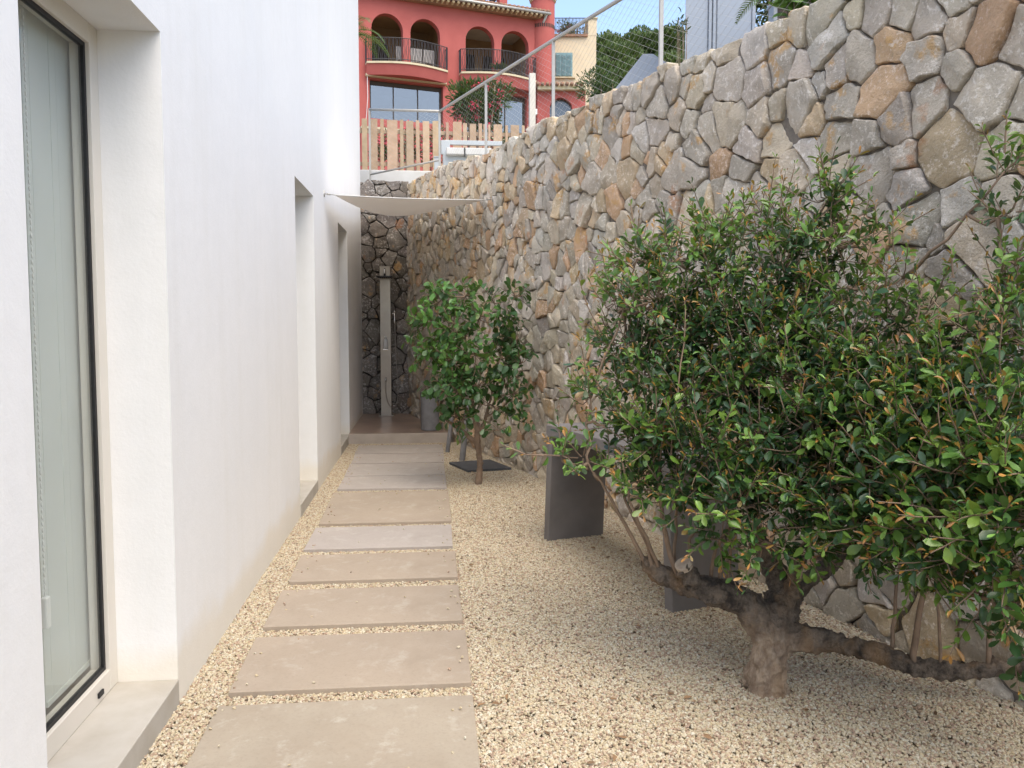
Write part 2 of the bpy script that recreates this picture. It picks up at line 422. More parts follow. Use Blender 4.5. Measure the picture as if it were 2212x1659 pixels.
# inner leaf of the wall and the room behind the windows
mb = MB(); xi = XW0-REV-.001
for i in range(len(yb)-1):
    a, b = yb[i], yb[i+1]
    if not any(abs(a-p) < 1e-6 for p, q in wins):
        mb.box((xi-.12, a, 0), (xi, b, 2.9))
    else:
        mb.box((xi-.12, a, HZ), (xi, b, 2.9))
mb.box((XB+.4, Y0+.4, 2.9), (xi, Y1-.3, 3.0)); mb.box((XB+.4, Y0+.4, -.02), (xi, Y1-.3, .06)); mb.box((-5.2, Y0+.4, .06), (-5.0, Y1-.3, 2.9))
mb.build('room', ROOM, house)
for k, (a, b) in enumerate(wins):
    xo = XW0-REV
    fw_ = .075; zf0, zf1 = SZ, HZ
    mb = MB()
    mb.box((xo-.07, a, zf0), (xo+.004, a+fw_, zf1)); mb.box((xo-.07, b-fw_, zf0), (xo+.004, b, zf1))
    mb.box((xo-.07, a+fw_, zf0), (xo+.004, b-fw_, zf0+.085)); mb.box((xo-.07, a+fw_, zf1-fw_), (xo+.004, b-fw_, zf1))
    wn = mb.build('window', FRAME, house, bevel=.003)
    a2, b2, c2, d2 = a+fw_, b-fw_, zf0+.085, zf1-fw_; gw = .016
    mb = MB()
    for lo, hi in (((xo-.030, a2, c2), (xo-.012, a2+gw, d2)), ((xo-.030, b2-gw, c2), (xo-.012, b2, d2)), ((xo-.030, a2+gw, c2), (xo-.012, b2-gw, c2+gw)), ((xo-.030, a2+gw, d2-gw), (xo-.012, b2-gw, d2))):
        mb.box(lo, hi)
    mb.build('gasket', BLACK, wn)
    MB().box((xo-.026, a2+gw, c2+gw), (xo-.018, b2-gw, d2-gw)).build('pane', GLASS, wn)
    ba = a2+.605 if k == 0 else a2+.05
    mb = MB()
    for j in range(8):
        y_0 = ba+(b2+.06-ba)*j/8; y_1 = ba+(b2+.06-ba)*(j+1)/8; rip = .0012*math.sin(j*1.7)
        mb.box((xo-.086+rip, y_0, c2+.03), (xo-.083+rip, y_1, d2+.02))
    mb.box((xo-.092, ba, c2+.012), (xo-.077, b2+.06, c2+.03))
    mb.build('blind', BLIND, wn)
    if k == 0:
        mb = MB()
        for q in range(2):
            yq = ba-.035-.05*q
            zlow = .62+.33*q
            for j in range(int((d2-zlow)/.022)):
                z = zlow+j*.022
                mb.lathe((xo-.055-.01*q, yq, z), [(.001, -.009), (.0034, -.004), (.0034, .004), (.001, .009)], 5)
        mb.build('bead_chain', WHITEP, wn, smooth=True, kind='stuff')
        mb = MB(); mb.box((xo-.067, ba-.05, .50), (xo-.043, ba-.02, .61)); mb.build('chain_weight', WHITEP, wn, bevel=.006)
        MB().box((xo-.077, ba-.10, .80), (xo-.053, ba-.07, .94)).build('chain_weight', WHITEP, wn, bevel=.006)
        MB().box((xo+.004, b-.20, zf0+.025), (xo+.012, b-.155, zf0+.045)).build('drain_cap', BLACK, wn, bevel=.002)
    s = MB().box((xo-.07, a+.001, -.05), (XW0+.004, b-.001, SZ-.001)).build('window_sill', SILL, house, bevel=.004)

# ------------------------------------------------------------------ platform and path slabs
pl = thing('shower_platform', (-.4, 11, 0), 'low brown stone platform under the shower at the end of the path', 'platform')
py0 = 10.06
def quad_prism(mb, pts, z0, z1): return mb.hexa([(x, y, z0) for x, y in pts]+[(x, y, z1) for x, y in pts])
quad_prism(MB(), [(XW0+.002, py0), (.25, py0), (XW(YB)-.05+.02, YB+.02), (XW0+.002, YB+.02)], -.03, .128).build('platform_slab', PLATF, pl)
MB().box((XW0+.003, py0-.02, -.03), (.252, py0, .131)).build('riser', RISER, pl, bevel=.004)
SL = [mat_slab('limestone_tan', (0.363, 0.301, 0.237), (0.308, 0.251, 0.191), (0.413, 0.367, 0.310)), mat_slab('limestone_pale', (0.388, 0.348, 0.319), (0.337, 0.301, 0.268), (0.439, 0.409, 0.384)),
      mat_slab('limestone_blotched', (0.363, 0.313, 0.246), (0.304, 0.251, 0.191), (0.455, 0.418, 0.355))]
slabs = [((-.839, .155, 1.62, 2.24), (-.842, .166, 3.165), 2), ((-.832, .166, 3.28), (-.842, .166, 3.854), 0), ((-.836, .158, 3.985), (-.84, .156, 4.53), 0),
         ((-.83, .158, 4.675), (-.843, .159, 5.205), 0), ((-.846, .147, 5.335), (-.845, .152, 5.90), 1), ((-.838, .156, 6.01), (-.855, .156, 7.10), 0),
         ((-.842, .147, 7.25), (-.837, .146, 7.83), 1), ((-.842, .143, 7.87), (-.853, .144, 8.51), 1), ((-.845, .147, 8.56), (-.858, .150, 9.145), 1), ((-.866, .151, 9.21), (-.869, .146, 9.785), 1)]
slab_labels = ['nearest beige paving slab with pale cloudy blotches, cut off by the lower picture edge', 'second paving slab from the camera, tan, level with the stone sill of the tall window',
   'third paving slab from the camera, tan with a small pale chip on its left', 'fourth paving slab from the camera, narrow and tan, in front of a pinkish slab',
   'pale pinkish grey narrow paving slab directly in front of the extra deep slab', 'extra deep tan paving slab halfway along the path, twice as deep as its neighbours',
   'narrow paving slab directly behind the extra deep slab, level with the small tree', 'fourth paving slab counted back from the edge of the shower platform... '.replace('... ', ''),
   'second to last paving slab of the path, thin and greyish, near the platform', 'last paving slab of the path, right in front of the shower platform step']
slab_labels[7] = 'third paving slab counted from the shower platform, beside the dark grey plate'
for k, (nr, fr, mi) in enumerate(slabs):
    x0, x1 = nr[0], nr[1]; y0 = nr[2]
    pts = [(x0, y0), (x1, y0-.01), (fr[1], fr[2]-.008), (fr[0], fr[2])]
    cx, cy = (x0+x1)/2, (y0+fr[2])/2
    mb = quad_prism(MB(), pts, -.02, .027)
    o = mb.build('paving_slab', SL[mi], base=(cx, cy, 0), bevel=.004)
    tag(o, slab_labels[k], 'paving slab', 'stone slabs of the garden path')

# ------------------------------------------------------------------ gravel (instanced pebbles)
def gravel_nodes():
    ng = bpy.data.node_groups.new('gravel_scatter', 'GeometryNodeTree')
    ng.interface.new_socket('Geometry', in_out='INPUT', socket_type='NodeSocketGeometry')
    ng.interface.new_socket('Geometry', in_out='OUTPUT', socket_type='NodeSocketGeometry')
    L = ng.links; nn = lambda t: ng.nodes.new(t)
    gi, go = nn('NodeGroupInput'), nn('NodeGroupOutput')
    ds = nn('GeometryNodeDistributePointsOnFaces'); ds.distribute_method = 'RANDOM'
    na = nn('GeometryNodeInputNamedAttribute'); na.data_type = 'FLOAT'; na.inputs['Name'].default_value = 'dens'
    L.new(gi.outputs[0], ds.inputs['Mesh']); L.new(na.outputs['Attribute'], ds.inputs['Density'])
    sp = nn('GeometryNodeSetPosition'); L.new(ds.outputs['Points'], sp.inputs['Geometry'])
    rv = nn('FunctionNodeRandomValue'); rv.data_type = 'FLOAT_VECTOR'
    rv.inputs[0].default_value = (0, 0, -.004); rv.inputs[1].default_value = (0, 0, .005); rv.inputs['Seed'].default_value = 3
    L.new(rv.outputs[0], sp.inputs['Offset'])
    gin = nn('GeometryNodeGeometryToInstance')
    for k in range(4):
        ic = nn('GeometryNodeMeshIcoSphere'); ic.inputs['Radius'].default_value = 1.0; ic.inputs['Subdivisions'].default_value = 2
        nz = nn('ShaderNodeTexNoise'); nz.noise_dimensions = '4D'; nz.inputs['Scale'].default_value = .9; nz.inputs['W'].default_value = k*3.7; nz.inputs['Detail'].default_value = 1
        sb = nn('ShaderNodeVectorMath'); sb.operation = 'SUBTRACT'; sb.inputs[1].default_value = (.5, .5, .5)
        sc = nn('ShaderNodeVectorMath'); sc.operation = 'SCALE'; sc.inputs['Scale'].default_value = 1.5
        s2 = nn('GeometryNodeSetPosition'); sm = nn('GeometryNodeSetMaterial'); sm.inputs['Material'].default_value = PEBBLE
        L.new(nz.outputs['Color'], sb.inputs[0]); L.new(sb.outputs[0], sc.inputs[0]); L.new(ic.outputs[0], s2.inputs['Geometry']); L.new(sc.outputs[0], s2.inputs['Offset'])
        L.new(s2.outputs[0], sm.inputs[0]); L.new(sm.outputs[0], gin.inputs[0])
    ip = nn('GeometryNodeInstanceOnPoints'); ip.inputs['Pick Instance'].default_value = True
    L.new(sp.outputs[0], ip.inputs['Points']); L.new(gin.outputs[0], ip.inputs['Instance'])
    ri = nn('FunctionNodeRandomValue'); ri.data_type = 'INT'; ri.inputs[4].default_value = 0; ri.inputs[5].default_value = 3; ri.inputs['Seed'].default_value = 8
    L.new(ri.outputs[2], ip.inputs['Instance Index'])
    rr = nn('FunctionNodeRandomValue'); rr.data_type = 'FLOAT_VECTOR'; rr.inputs[0].default_value = (-.5, -.5, 0); rr.inputs[1].default_value = (.5, .5, 6.28); rr.inputs['Seed'].default_value = 5
    L.new(rr.outputs[0], ip.inputs['Rotation'])
    rs = nn('FunctionNodeRandomValue'); rs.data_type = 'FLOAT_VECTOR'; rs.inputs[0].default_value = (.0034, .0034, .0030); rs.inputs[1].default_value = (.0092, .0078, .0062); rs.inputs['Seed'].default_value = 6
    L.new(rs.outputs[0], ip.inputs['Scale'])
    L.new(ip.outputs[0], go.inputs[0])
    return ng
mb = MB(); ys = np.arange(.9, 10.1, .2); dens = []
for a in ys:
    b = min(a+.2, 10.05)
    xs_ = np.linspace(0, 1, 9)
    for i in range(8):
        xa0 = XW0+(XW(a)-XW0)*xs_[i]; xa1 = XW0+(XW(a)-XW0)*xs_[i+1]; xb0 = XW0+(XW(b)-XW0)*xs_[i]; xb1 = XW0+(XW(b)-XW0)*xs_[i+1]
        mb.add([(xa0, a, 0), (xa1, a, 0), (xb1, b, 0), (xb0, b, 0)], [(0, 1, 2, 3)])
        dens.append(19000 if 2.0 < a < 5.5 else (15000 if a > 5 else 9000))
for (nr, fr, mi) in slabs:                # a few stray stones kicked onto the slabs
    for xa_, xb_, dn in ((nr[0]+.005, nr[0]+.09, 130), (nr[0]+.09, nr[1]-.09, 7), (nr[1]-.09, nr[1]-.005, 110)):
        mb.add([(xa_, nr[2]+.02, .0315), (xb_, nr[2]+.02, .0315), (xb_, fr[2]-.02, .0315), (xa_, fr[2]-.02, .0315)], [(0, 1, 2, 3)]); dens.append(dn)
go = mb.build('gravel', PEBBLE, kind='stuff', fixn=False)
at = go.data.attributes.new('dens', 'FLOAT', 'FACE'); at.data.foreach_set('value', np.array(dens, np.float32))
md = go.modifiers.new('scatter', 'NODES'); md.node_group = gravel_nodes()
tag(go, 'cream and tan gravel covering the garden bed', 'gravel')

# ------------------------------------------------------------------ stone walls
def clip_poly(poly, nx, nz, c):          # keep nx*x+nz*z <= c
    out = []
    for i in range(len(poly)):
        p, q = poly[i], poly[(i+1) % len(poly)]
        dp, dq = nx*p[0]+nz*p[1]-c, nx*q[0]+nz*q[1]-c
        if dp <= 0: out.append(p)
        if (dp < 0 < dq) or (dq < 0 < dp):
            tt = dp/(dp-dq); out.append((p[0]+(q[0]-p[0])*tt, p[1]+(q[1]-p[1])*tt))
    return out
def WGT(i): return (((i*2654435761) % 1000)/1000-.5)*.62
def voronoi(sites, lo, hi, top, gap=.0026):
    S = np.array(sites); cells = []
    for i, s in enumerate(S):
        poly = [(lo[0], lo[1]), (hi[0], lo[1]), (hi[0], hi[1]), (lo[0], hi[1])]
        poly = [(max(lo[0], min(hi[0], p[0])), p[1]) for p in poly]
        d = S-s; dd = (d**2).sum(1); order = np.argsort(dd)[1:26]
        for j in order:
            L = math.sqrt(dd[j]); nx, nz = d[j]/L
            jit = ((i*7919+j*104729 if i < j else j*7919+i*104729) % 100)/100
            gj = gap*(.35+1.1*jit)
            wd_ = (WGT(i)-WGT(j))*.5*L; wd_ = max(-.22*L, min(.22*L, wd_)); m = (S[i]+S[j])/2+d[j]/L*wd_
            poly = clip_poly(poly, nx, nz, nx*m[0]+nz*m[1]-gj)
            if len(poly) < 3: break
        if len(poly) >= 3:
            # clip by the top line, a little uneven from stone to stone
            z0 = top(s[0])+rng.uniform(-.02, .025); sl = (top(s[0]+.05)-top(s[0]-.05))/.1+rng.uniform(-.06, .06)
            n_ = math.hypot(sl, 1)
            poly = clip_poly(poly, -sl/n_, 1/n_, (z0-sl*s[0])/n_)
        cells.append(poly if len(poly) >= 3 else None)
    return cells
def area(p): return .5*abs(sum(p[i][0]*p[(i+1) % len(p)][1]-p[(i+1) % len(p)][0]*p[i][1] for i in range(len(p))))
def split_cell(poly, rel=.0):
    # break one cell in two along a line near its middle (the T joints of rubble work)
    P = np.array(poly); c = P.mean(0)+rng.normal(0, .015, 2); d = P-P.mean(0)
    w_, v_ = np.linalg.eigh(d.T@d); nrm = v_[:, 1]; an = rng.normal(0, .45); nrm = np.array([nrm[0]*math.cos(an)-nrm[1]*math.sin(an), nrm[0]*math.sin(an)+nrm[1]*math.cos(an)])
    k = float(nrm@c); g_ = .0026
    return clip_poly(poly, nrm[0], nrm[1], k-g_), clip_poly(poly, -nrm[0], -nrm[1], -k-g_)
def rounded(poly):
    # nick the corners, subdivide the edges and make them ragged
    pts = []
    n = len(poly)
    for i in range(n):
        p, q = np.array(poly[i]), np.array(poly[(i+1) % n]); L = np.linalg.norm(q-p)
        if L < .012: pts.append((p+q)/2); continue
        cut = min(.22, rng.uniform(.004, .018)/L); cut2 = min(.22, rng.uniform(.004, .018)/L)
        nrm = np.array([q[1]-p[1], p[0]-q[0]])/L
        pts.append(p+(q-p)*cut)
        m_ = int(L/.055)
        for j in range(m_):
            t_ = cut+(1-cut-cut2)*(j+1)/(m_+1)
            pts.append(p+(q-p)*t_-nrm*rng.uniform(-.003, .009))
        pts.append(q+(p-q)*cut2)
    return np.array(pts)
def stone_geo(poly, place, bulge=1.0):
    r = rounded(poly); c = r.mean(0); n = len(r)
    size = math.sqrt(area(poly))
    tx, tz = rng.normal(0, .085, 2)
    h = rng.uniform(.55, 1.25)*bulge
    off = rng.normal(0, .007)
    sd_ = rng.uniform(0, 50)
    rings = [(1.0, -.075), (1.0, .003), (1.0, .003), (.978, .0125), (.92, .0165), (.92, .0165), (.70, .0185), (.38, .020)]      # the arris is split so that it stays crisp
    # a chipped plane across one side of some stones
    ch_a = rng.uniform(0, 6.28); ch_d = np.array([math.cos(ch_a), math.sin(ch_a)]); ch_k = size*rng.uniform(.12, .5); ch_s = rng.uniform(.1, .45)
    vs_ = []
    for k, (f, d) in enumerate(rings):
        cc = c+rng.normal(0, .02*size, 2) if k == 7 else c
        for p in r:
            q = cc+(p-c)*f
            dz = d
            if k >= 1:
                dz = d*h+off+(q-c)@np.array([tx, tz])
                nz = mnoise.noise(Vector((q[0]*8+sd_, q[1]*8, 0)))*.020+mnoise.noise(Vector((q[0]*23+sd_, q[1]*23, 5)))*.009
                dz += nz*(1 if k > 2 else .7)
                if 1: dz -= max(0, (q-c)@ch_d-ch_k)*ch_s
            vs_.append(place(q[0], q[1], dz))
    vs_.append(place(c[0], c[1], .021*h+off+mnoise.noise(Vector((c[0]*8+sd_, c[1]*8, 0)))*.020))
    fs = []
    for k in range(len(rings)-1):
        if k in (1, 4): continue
        for i in range(n):
            j = (i+1) % n; fs.append((k*n+i, k*n+j, (k+1)*n+j, (k+1)*n+i))
    m = (len(rings)-1)*n
    for i in range(n): fs.append((m+i, m+(i+1) % n, m+n))
    return vs_, fs
PAL = {'g': (.585, .52, .425), 'b': (.66, .56, .405), 'y': (.68, .50, .28), 'o': (.66, .38, .18), 'w': (.66, .61, .54), 'd': (.47, .415, .36), 'k': (.255, .228, .203), 'm': (.20, .175, .15)}  # k and m: back wall stone, darkened to stand for shade
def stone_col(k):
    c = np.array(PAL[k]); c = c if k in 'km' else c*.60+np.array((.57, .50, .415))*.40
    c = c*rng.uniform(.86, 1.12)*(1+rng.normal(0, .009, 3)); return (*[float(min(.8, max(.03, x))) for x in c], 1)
def build_wall(root, cells, cols, place, maxn=300, bulge=1.0, cheap=False):
    items = []
    for poly, k in zip(cells, cols):
        if poly is None or area(poly) < .0012: continue
        P = [proj(place(p[0], p[1], 0)) for p in poly]
        vis = sum(1 for p in P if -30 < p[0] < 2242 and -30 < p[1] < 1689 and p[2] > 0)
        a = area([(p[0], p[1]) for p in P]) if vis else 0
        items.append((a, poly, k))
    items.sort(key=lambda t: -t[0])
    rest = MB()
    for n_, (a, poly, k) in enumerate(items):
        vs_, fs = stone_geo(poly, place, bulge)
        if n_ < maxn and a > 60:
            MB().add(vs_, fs, stone_col(k)).build('stone', STONE, root, smooth=True, color=True)
        else:
            rest.add(vs_, fs, stone_col(k))
    if rest.v:
        rest.build('small_stones', STONE, root, smooth=True, color=True, kind='stuff')
    return len(items)
US = 1.04
def wplace(u, z, d):
    Y = u/US; s = dXW(Y); n = math.hypot(1, s)
    return np.array([XW(Y)-d/n, Y+d*s/n, z])
def PW(px, py, off=0.0):                 # point of the wall face (moved back by off) under a pixel
    d = ray(px, py); lo, hi = .5, 60.
    f = lambda t: (C0+d*t)[0]-(XW((C0+d*t)[1])+off)
    for _ in range(60):
        m = (lo+hi)/2
        if f(m) > 0: hi = m
        else: lo = m
    return C0+d*lo
top_px = [(885, 395), (910, 385), (950, 358), (1050, 330), (1110, 298), (1170, 265), (1240, 232), (1320, 198), (1400, 160), (1480, 128), (1560, 92), (1650, 52), (1780, 0)]
tp = [PW(*p) for p in top_px]
tu = [p[1]*US for p in tp][::-1]; tzv = [p[2] for p in tp][::-1]
def wtop(u): return float(np.interp(u, tu, tzv))
U0, U1 = .6*US, (YB+.02)*US
sites = []; cols = []
def seed_px(x, y, k):
    p = PW(x, y)
    if p[1] < .8: return
    sites.append((p[1]*US, p[2])); cols.append(k)
A = """1230,100,b 1390,40,g 1505,50,g 1660,80,g 1850,160,b 2020,190,o 2160,230,g 1430,240,o 1640,320,g 1090,230,w 1250,340,g 920,150,b 810,190,b 1040,120,g
650,290,w 500,310,b 340,360,b 190,460,g 50,480,g 330,510,b 420,460,g 505,470,g 650,500,g 815,360,g 935,380,g 1050,470,w 1150,380,d 1380,545,o 1640,630,g 1850,390,g
2000,540,g 1160,590,g 990,720,y 800,610,b 905,630,g 105,600,g 215,640,b 410,600,g 470,690,b 560,690,b 680,680,b 290,720,g 405,740,g 80,770,g 620,810,g 790,800,b
180,830,b 330,865,g 440,950,o 575,980,g 760,1000,y 295,1000,d 1130,790,g 1320,800,g 1515,915,d 1790,860,y 2110,860,b 975,860,w 1150,970,b 1330,1030,g 1510,1120,w
1840,1160,w 50,920,o 190,1010,g 100,1060,b 900,970,b 1240,1190,b 1560,1290,g 1350,1360,o 680,1150,g 830,1170,g 1000,1130,w 540,1140,g 340,1150,w 1400,1250,g 1700,1400,g 1950,1400,b 2130,1150,g 2140,1350,w""".split()
for s in A:
    x, y, k = s.split(','); seed_px(1382.5+float(x)*.375, float(y)*.375, k)
B = """750,410,y 1000,480,y 1050,350,y 1105,290,o 905,330,y 1445,665,y 1150,880,b 1255,840,y 305,1100,y 720,990,y 640,1175,o 1115,1130,o 930,1220,o 570,650,y 410,1310,y
520,1330,b 725,1370,b 1315,1060,b 1260,530,o 1330,820,o 1410,1010,b 1065,1330,y 1590,560,b 1440,450,o 950,1040,b 125,970,y 1160,560,g 1080,520,g 1510,970,g 910,900,g 1200,660,g 1310,640,b 720,830,g 800,660,w 490,640,w 680,500,b 610,780,y""".split()
for s in B:
    x, y, k = s.split(','); seed_px(907.3+float(x)*.3125, 172.8+float(y)*.3125, k)
for x, y, k in [(2075, 1290, 'w'), (1905, 1330, 'y'), (2010, 1380, 'y'), (1830, 1310, 'g'), (1745, 1290, 'g'), (1200, 960, 'b'), (1260, 870, 'o'), (1190, 880, 'y'), (1110, 1010, 'b'), (2150, 1500, 'g'), (2205, 1440, 'b')]:
    seed_px(x, y, k)
nman = len(sites)
# fill the rest by dart throwing with stones of mixed size
rad = [.10]*nman
AN = 1.12
for tries in range(26000):
    u = rng.uniform(U0-.1, U1+.1); z = rng.uniform(-.12, 3.95)
    if z > wtop(u)+.05: continue
    near = 1.0 if u < 5 else (.86 if u < 8 else .74)
    r = near*rng.choice([.08, .115, .16, .20], p=[.22, .3, .28, .2])
    S = np.array(sites); d = np.hypot((S[:, 0]-u)*AN, S[:, 1]-z)
    if np.all(d > r+np.minimum(np.array(rad), .14)*.86):
        sites.append((u, z)); rad.append(r); cols.append(rng.choice(list('gggggbbbbwwyyod')))
stone_root = thing('stone_wall', (XW(6), 6, 0), 'long tall retaining wall of grey and ochre rubble stones along the gravel bed', 'stone wall')
cells = voronoi(sites, (U0, -.06), (U1, 4.3), wtop)
c2_, k2_ = [], []
for i, (poly, k) in enumerate(zip(cells, cols)):
    if poly is None: continue
    sz = math.sqrt(area(poly)); nearf = 1.0 if sites[i][0] < 5 else (.86 if sites[i][0] < 8 else .74)
    if i >= nman and sz > .20*nearf and rng.random() < .8:
        for h_ in split_cell(poly):
            if len(h_) >= 3: c2_.append(h_); k2_.append(k if rng.random() < .4 else rng.choice(list('ggggbbwwyod')))
    else: c2_.append(poly); k2_.append(k)
cells, cols = c2_, k2_
nst = build_wall(stone_root, cells, cols, wplace)
mb = MB(); yy = np.linspace(.6, YB+.3, 40); vv = []
for y in yy:
    zt = wtop(y*US)-.03
    for d, z in ((-.026, -.08), (-.026, zt), (-.34, zt), (-.34, -.08)):
        vv.append(wplace(y*US, z, d))
mb.add(vv, [(i*4+k, i*4+(k+1) % 4, (i+1)*4+(k+1) % 4, (i+1)*4+k) for i in range(39) for k in range(4)]+[(0, 1, 2, 3), (159, 158, 157, 156)])
mb.build('core', MORTAR, stone_root)
# back wall: same stone as the long wall, shade put into darker colours
bw = thing('stone_wall', (-.6, YB, 0), 'short rubble wall with shade put into its stone colour closing the path behind the shower', 'stone wall')
xr = XW(YB)
def bplace(u, z, d): return np.array([u, YB-d, z])
BT = PY(830, 391, YB)[2]
bs = []; bc = []; br = []
for tries in range(9000):
    u = rng.uniform(-1.15, xr+.1); z = rng.uniform(-.1, BT+.05)
    r = rng.choice([.085, .11, .135], p=[.3, .4, .3])
    if bs:
        S = np.array(bs); d = np.hypot((S[:, 0]-u)*.9, S[:, 1]-z)
        if not np.all(d > r*.85+np.array(br)*.85): continue
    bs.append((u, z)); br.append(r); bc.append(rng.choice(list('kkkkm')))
cells = voronoi(bs, (XW0-.03, .0), (xr+.02, 4.2), lambda u: BT, .004)
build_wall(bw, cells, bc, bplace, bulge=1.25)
MB().box((XW0-.02, YB+.03, -.05), (xr+.35, YB+.36, BT-.03)).build('core', M('shaded_joint_mortar', (.085, .075, .065), None, 20, .95, .6, 60, .01), bw)  # mortar darkened to carry the shade under the sail

# ------------------------------------------------------------------ shower
ys_ = 12.0; zp = .130
xs0 = PY(834, 800, ys_)[0]
sh = thing('shower', (xs0, ys_, zp), 'tall square brushed steel garden shower column against the back wall', 'shower')
hw = .078
def sbox(name, mat, a, b, bevel=.003, parent=None): return MB().fbox((xs0, ys_, zp), (1, 0, 0), (0, 1, 0), (0, 0, 1), a, b).build(name, mat, parent or sh, bevel=bevel)
sbox('column', STEEL, (-hw, -.05, .012), (hw, .06, 2.22))
sbox('base_plate', STEEL, (-.11, -.09, 0), (.11, .10, .012), .002)
hd = sbox('shower_head', IRON, (-.115, -.27, 2.045), (.115, -.051, 2.068), .003)
mb = MB()
for i in range(7):
    for j in range(7): mb.lathe((xs0-.09+i*.03, ys_-.245+j*.03, zp+2.045), [(.005, 0), (.004, -.006), (.0005, -.007)], 6)
mb.build('nozzles', BLACK, hd, kind='stuff')
a = np.array([xs0, ys_, zp])
MB().tube([a+(0, -.05, 2.165), a+(0, -.10, 2.175), a+(0, -.135, 2.15), a+(0, -.14, 2.07)], .014, 10).build('arm', CHROME, sh, smooth=True)
MB().tube([a+(hw, 0, 1.52), a+(hw+.065, 0, 1.52)], .012, 10).build('holder', CHROME, sh, smooth=True)
MB().tube([a+(hw+.055, -.01, 1.56), a+(hw+.055, -.02, 1.40), a+(hw+.06, -.015, 1.36)], [.016, .011, .009], 10).build('hand_shower', CHROME, sh, smooth=True)
MB().tube([a+(0, -.05, .56), a+(0, -.12, .56), a+(0, -.13, .52)], [.018, .015, .013], 10).build('tap', CHROME, sh, smooth=True)
MB().tube([a+(hw, 0, .145), a+(hw+.06, 0, .145)], .010, 8).build('outlet', CHROME, sh, smooth=True)
hose = []
P_ = [(0, -.13, .52), (.0, -.13, .36), (.03, -.11, .20), (.09, -.07, .13), (.15, -.03, .18), (.175, -.02, .40), (.15, -.02, .90), (.135, -.015, 1.36)]
for i in range(len(P_)-1):
    p0, p1, p2, p3 = [np.array(P_[max(0, min(len(P_)-1, i+k))]) for k in (-1, 0, 1, 2)]
    for q in np.linspace(0, 1, 6, endpoint=False):
        hose.append(a+.5*((2*p1)+(-p0+p2)*q+(2*p0-5*p1+4*p2-p3)*q*q+(-p0+3*p1-3*p2+p3)*q**3))
hose.append(a+np.array(P_[-1]))
MB().tube(hose, .006, 7).build('hose', STEEL, sh, smooth=True)
so = MB().lathe(a+(0, -.085, 1.00), [(0, 0), (.026, 0), (.03, .006), (.03, .12), (.022, .14), (.010, .15), (.010, .18), (.0, .182)], 16)
so.box(a+(-.012, -.125, 1.175), a+(.012, -.08, 1.19))
o = so.build('soap_dispenser', WHITEP, base=a+(0, -.085, 1.0), smooth=False)
tag(o, 'small white soap bottle fixed to the front of the steel shower column', 'soap bottle')
MB().box(a+(-.035, -.12, .985), a+(.035, -.05, .998)).build('soap_shelf', CHROME, sh)

# grey cylindrical pot on the platform
b = PZ(929, 928, .13); bc_ = np.array([PZ(929, 928, .13)[0], 10.33, .131])
pot = thing('planter', bc_, 'grey cylindrical planter standing on the platform edge behind the small tree', 'planter')
MB().lathe(bc_, [(0, 0), (.112, 0), (.118, .012), (.122, .47), (.122, .50), (.108, .50), (.106, .44), (0, .44)], 40).build('pot_body', POTGREY, pot, smooth=False, bevel=.003)
MB().lathe(bc_, [(.1, .441), (.104, .446), (.06, .455), (0, .46)], 20).build('soil', EARTH, pot)

# ------------------------------------------------------------------ console table
ax = np.array([.30, -.954, 0.0]); ax /= np.linalg.norm(ax); wx = np.array([.954, .30, 0.0])/np.linalg.norm([.954, .30]); zz = np.array([0, 0, 1.0])
ct = thing('console_table', (1.0, 4.9, 0), 'dark grey concrete console table with slab legs standing on gravel by the stone wall', 'table')
o_ = np.array([.80, 5.51, -.02])
ch = .845; LN = 1.56; WD = .44; th = .075
def leg(s0, s1):
    # splayed leg: wider footprint at the bottom
    pts = []
    for z, da in ((0, s0), (ch-.08, s1)):
        for q, wd in ((da, 0), (da+th, 0), (da+th, WD), (da, WD)):
            pts.append(o_+ax*q+wx*wd+zz*z)
    return MB().hexa(pts)
leg(-.01, .045).build('leg', CONSOLE, ct, bevel=.004)
leg(LN-th+.01, LN-th-.045).build('leg', CONSOLE, ct, bevel=.004)
MB().fbox(o_, ax, wx, zz, (.03, -.003, ch-.08+.001), (LN-.03, WD+.003, ch)).build('tabletop', CONSOLE, ct, bevel=.004)

# dark plate and stakes by the small tree
pts = [PZ(*p)[:2] for p in ((1010, 1022), (1105, 1016), (1058, 998), (970, 1004))]
mt = thing('ground_plate', (.55, 8.3, 0), 'flat dark slate grey square plate lying on the gravel behind the small tree', 'parasol base')
quad_prism(MB(), pts, .004, .030).build('plate', MATM, mt, bevel=.004)
pA, pB = PZ(965, 981, 0), np.array([.215, 8.98, .9]); 
o = MB().tube([PZ(966, 981, -.02), PZ(966, 981, 0)+np.array([.06, .12, .42])], .025, 12).build('stake', POTGREY, base=PZ(966, 981, 0))
tag(o, 'short dark grey stake leaning beside the platform corner', 'stake', 'grey stakes behind the small tree')
o = MB().tube([PZ(998, 998, -.01), PZ(998, 998, 0)+np.array([.075, .13, .62])], .033, 12).build('stake', POTGREY, base=PZ(998, 998, 0))
tag(o, 'thicker grey stake rising at the back edge of the dark ground plate', 'stake', 'grey stakes behind the small tree')

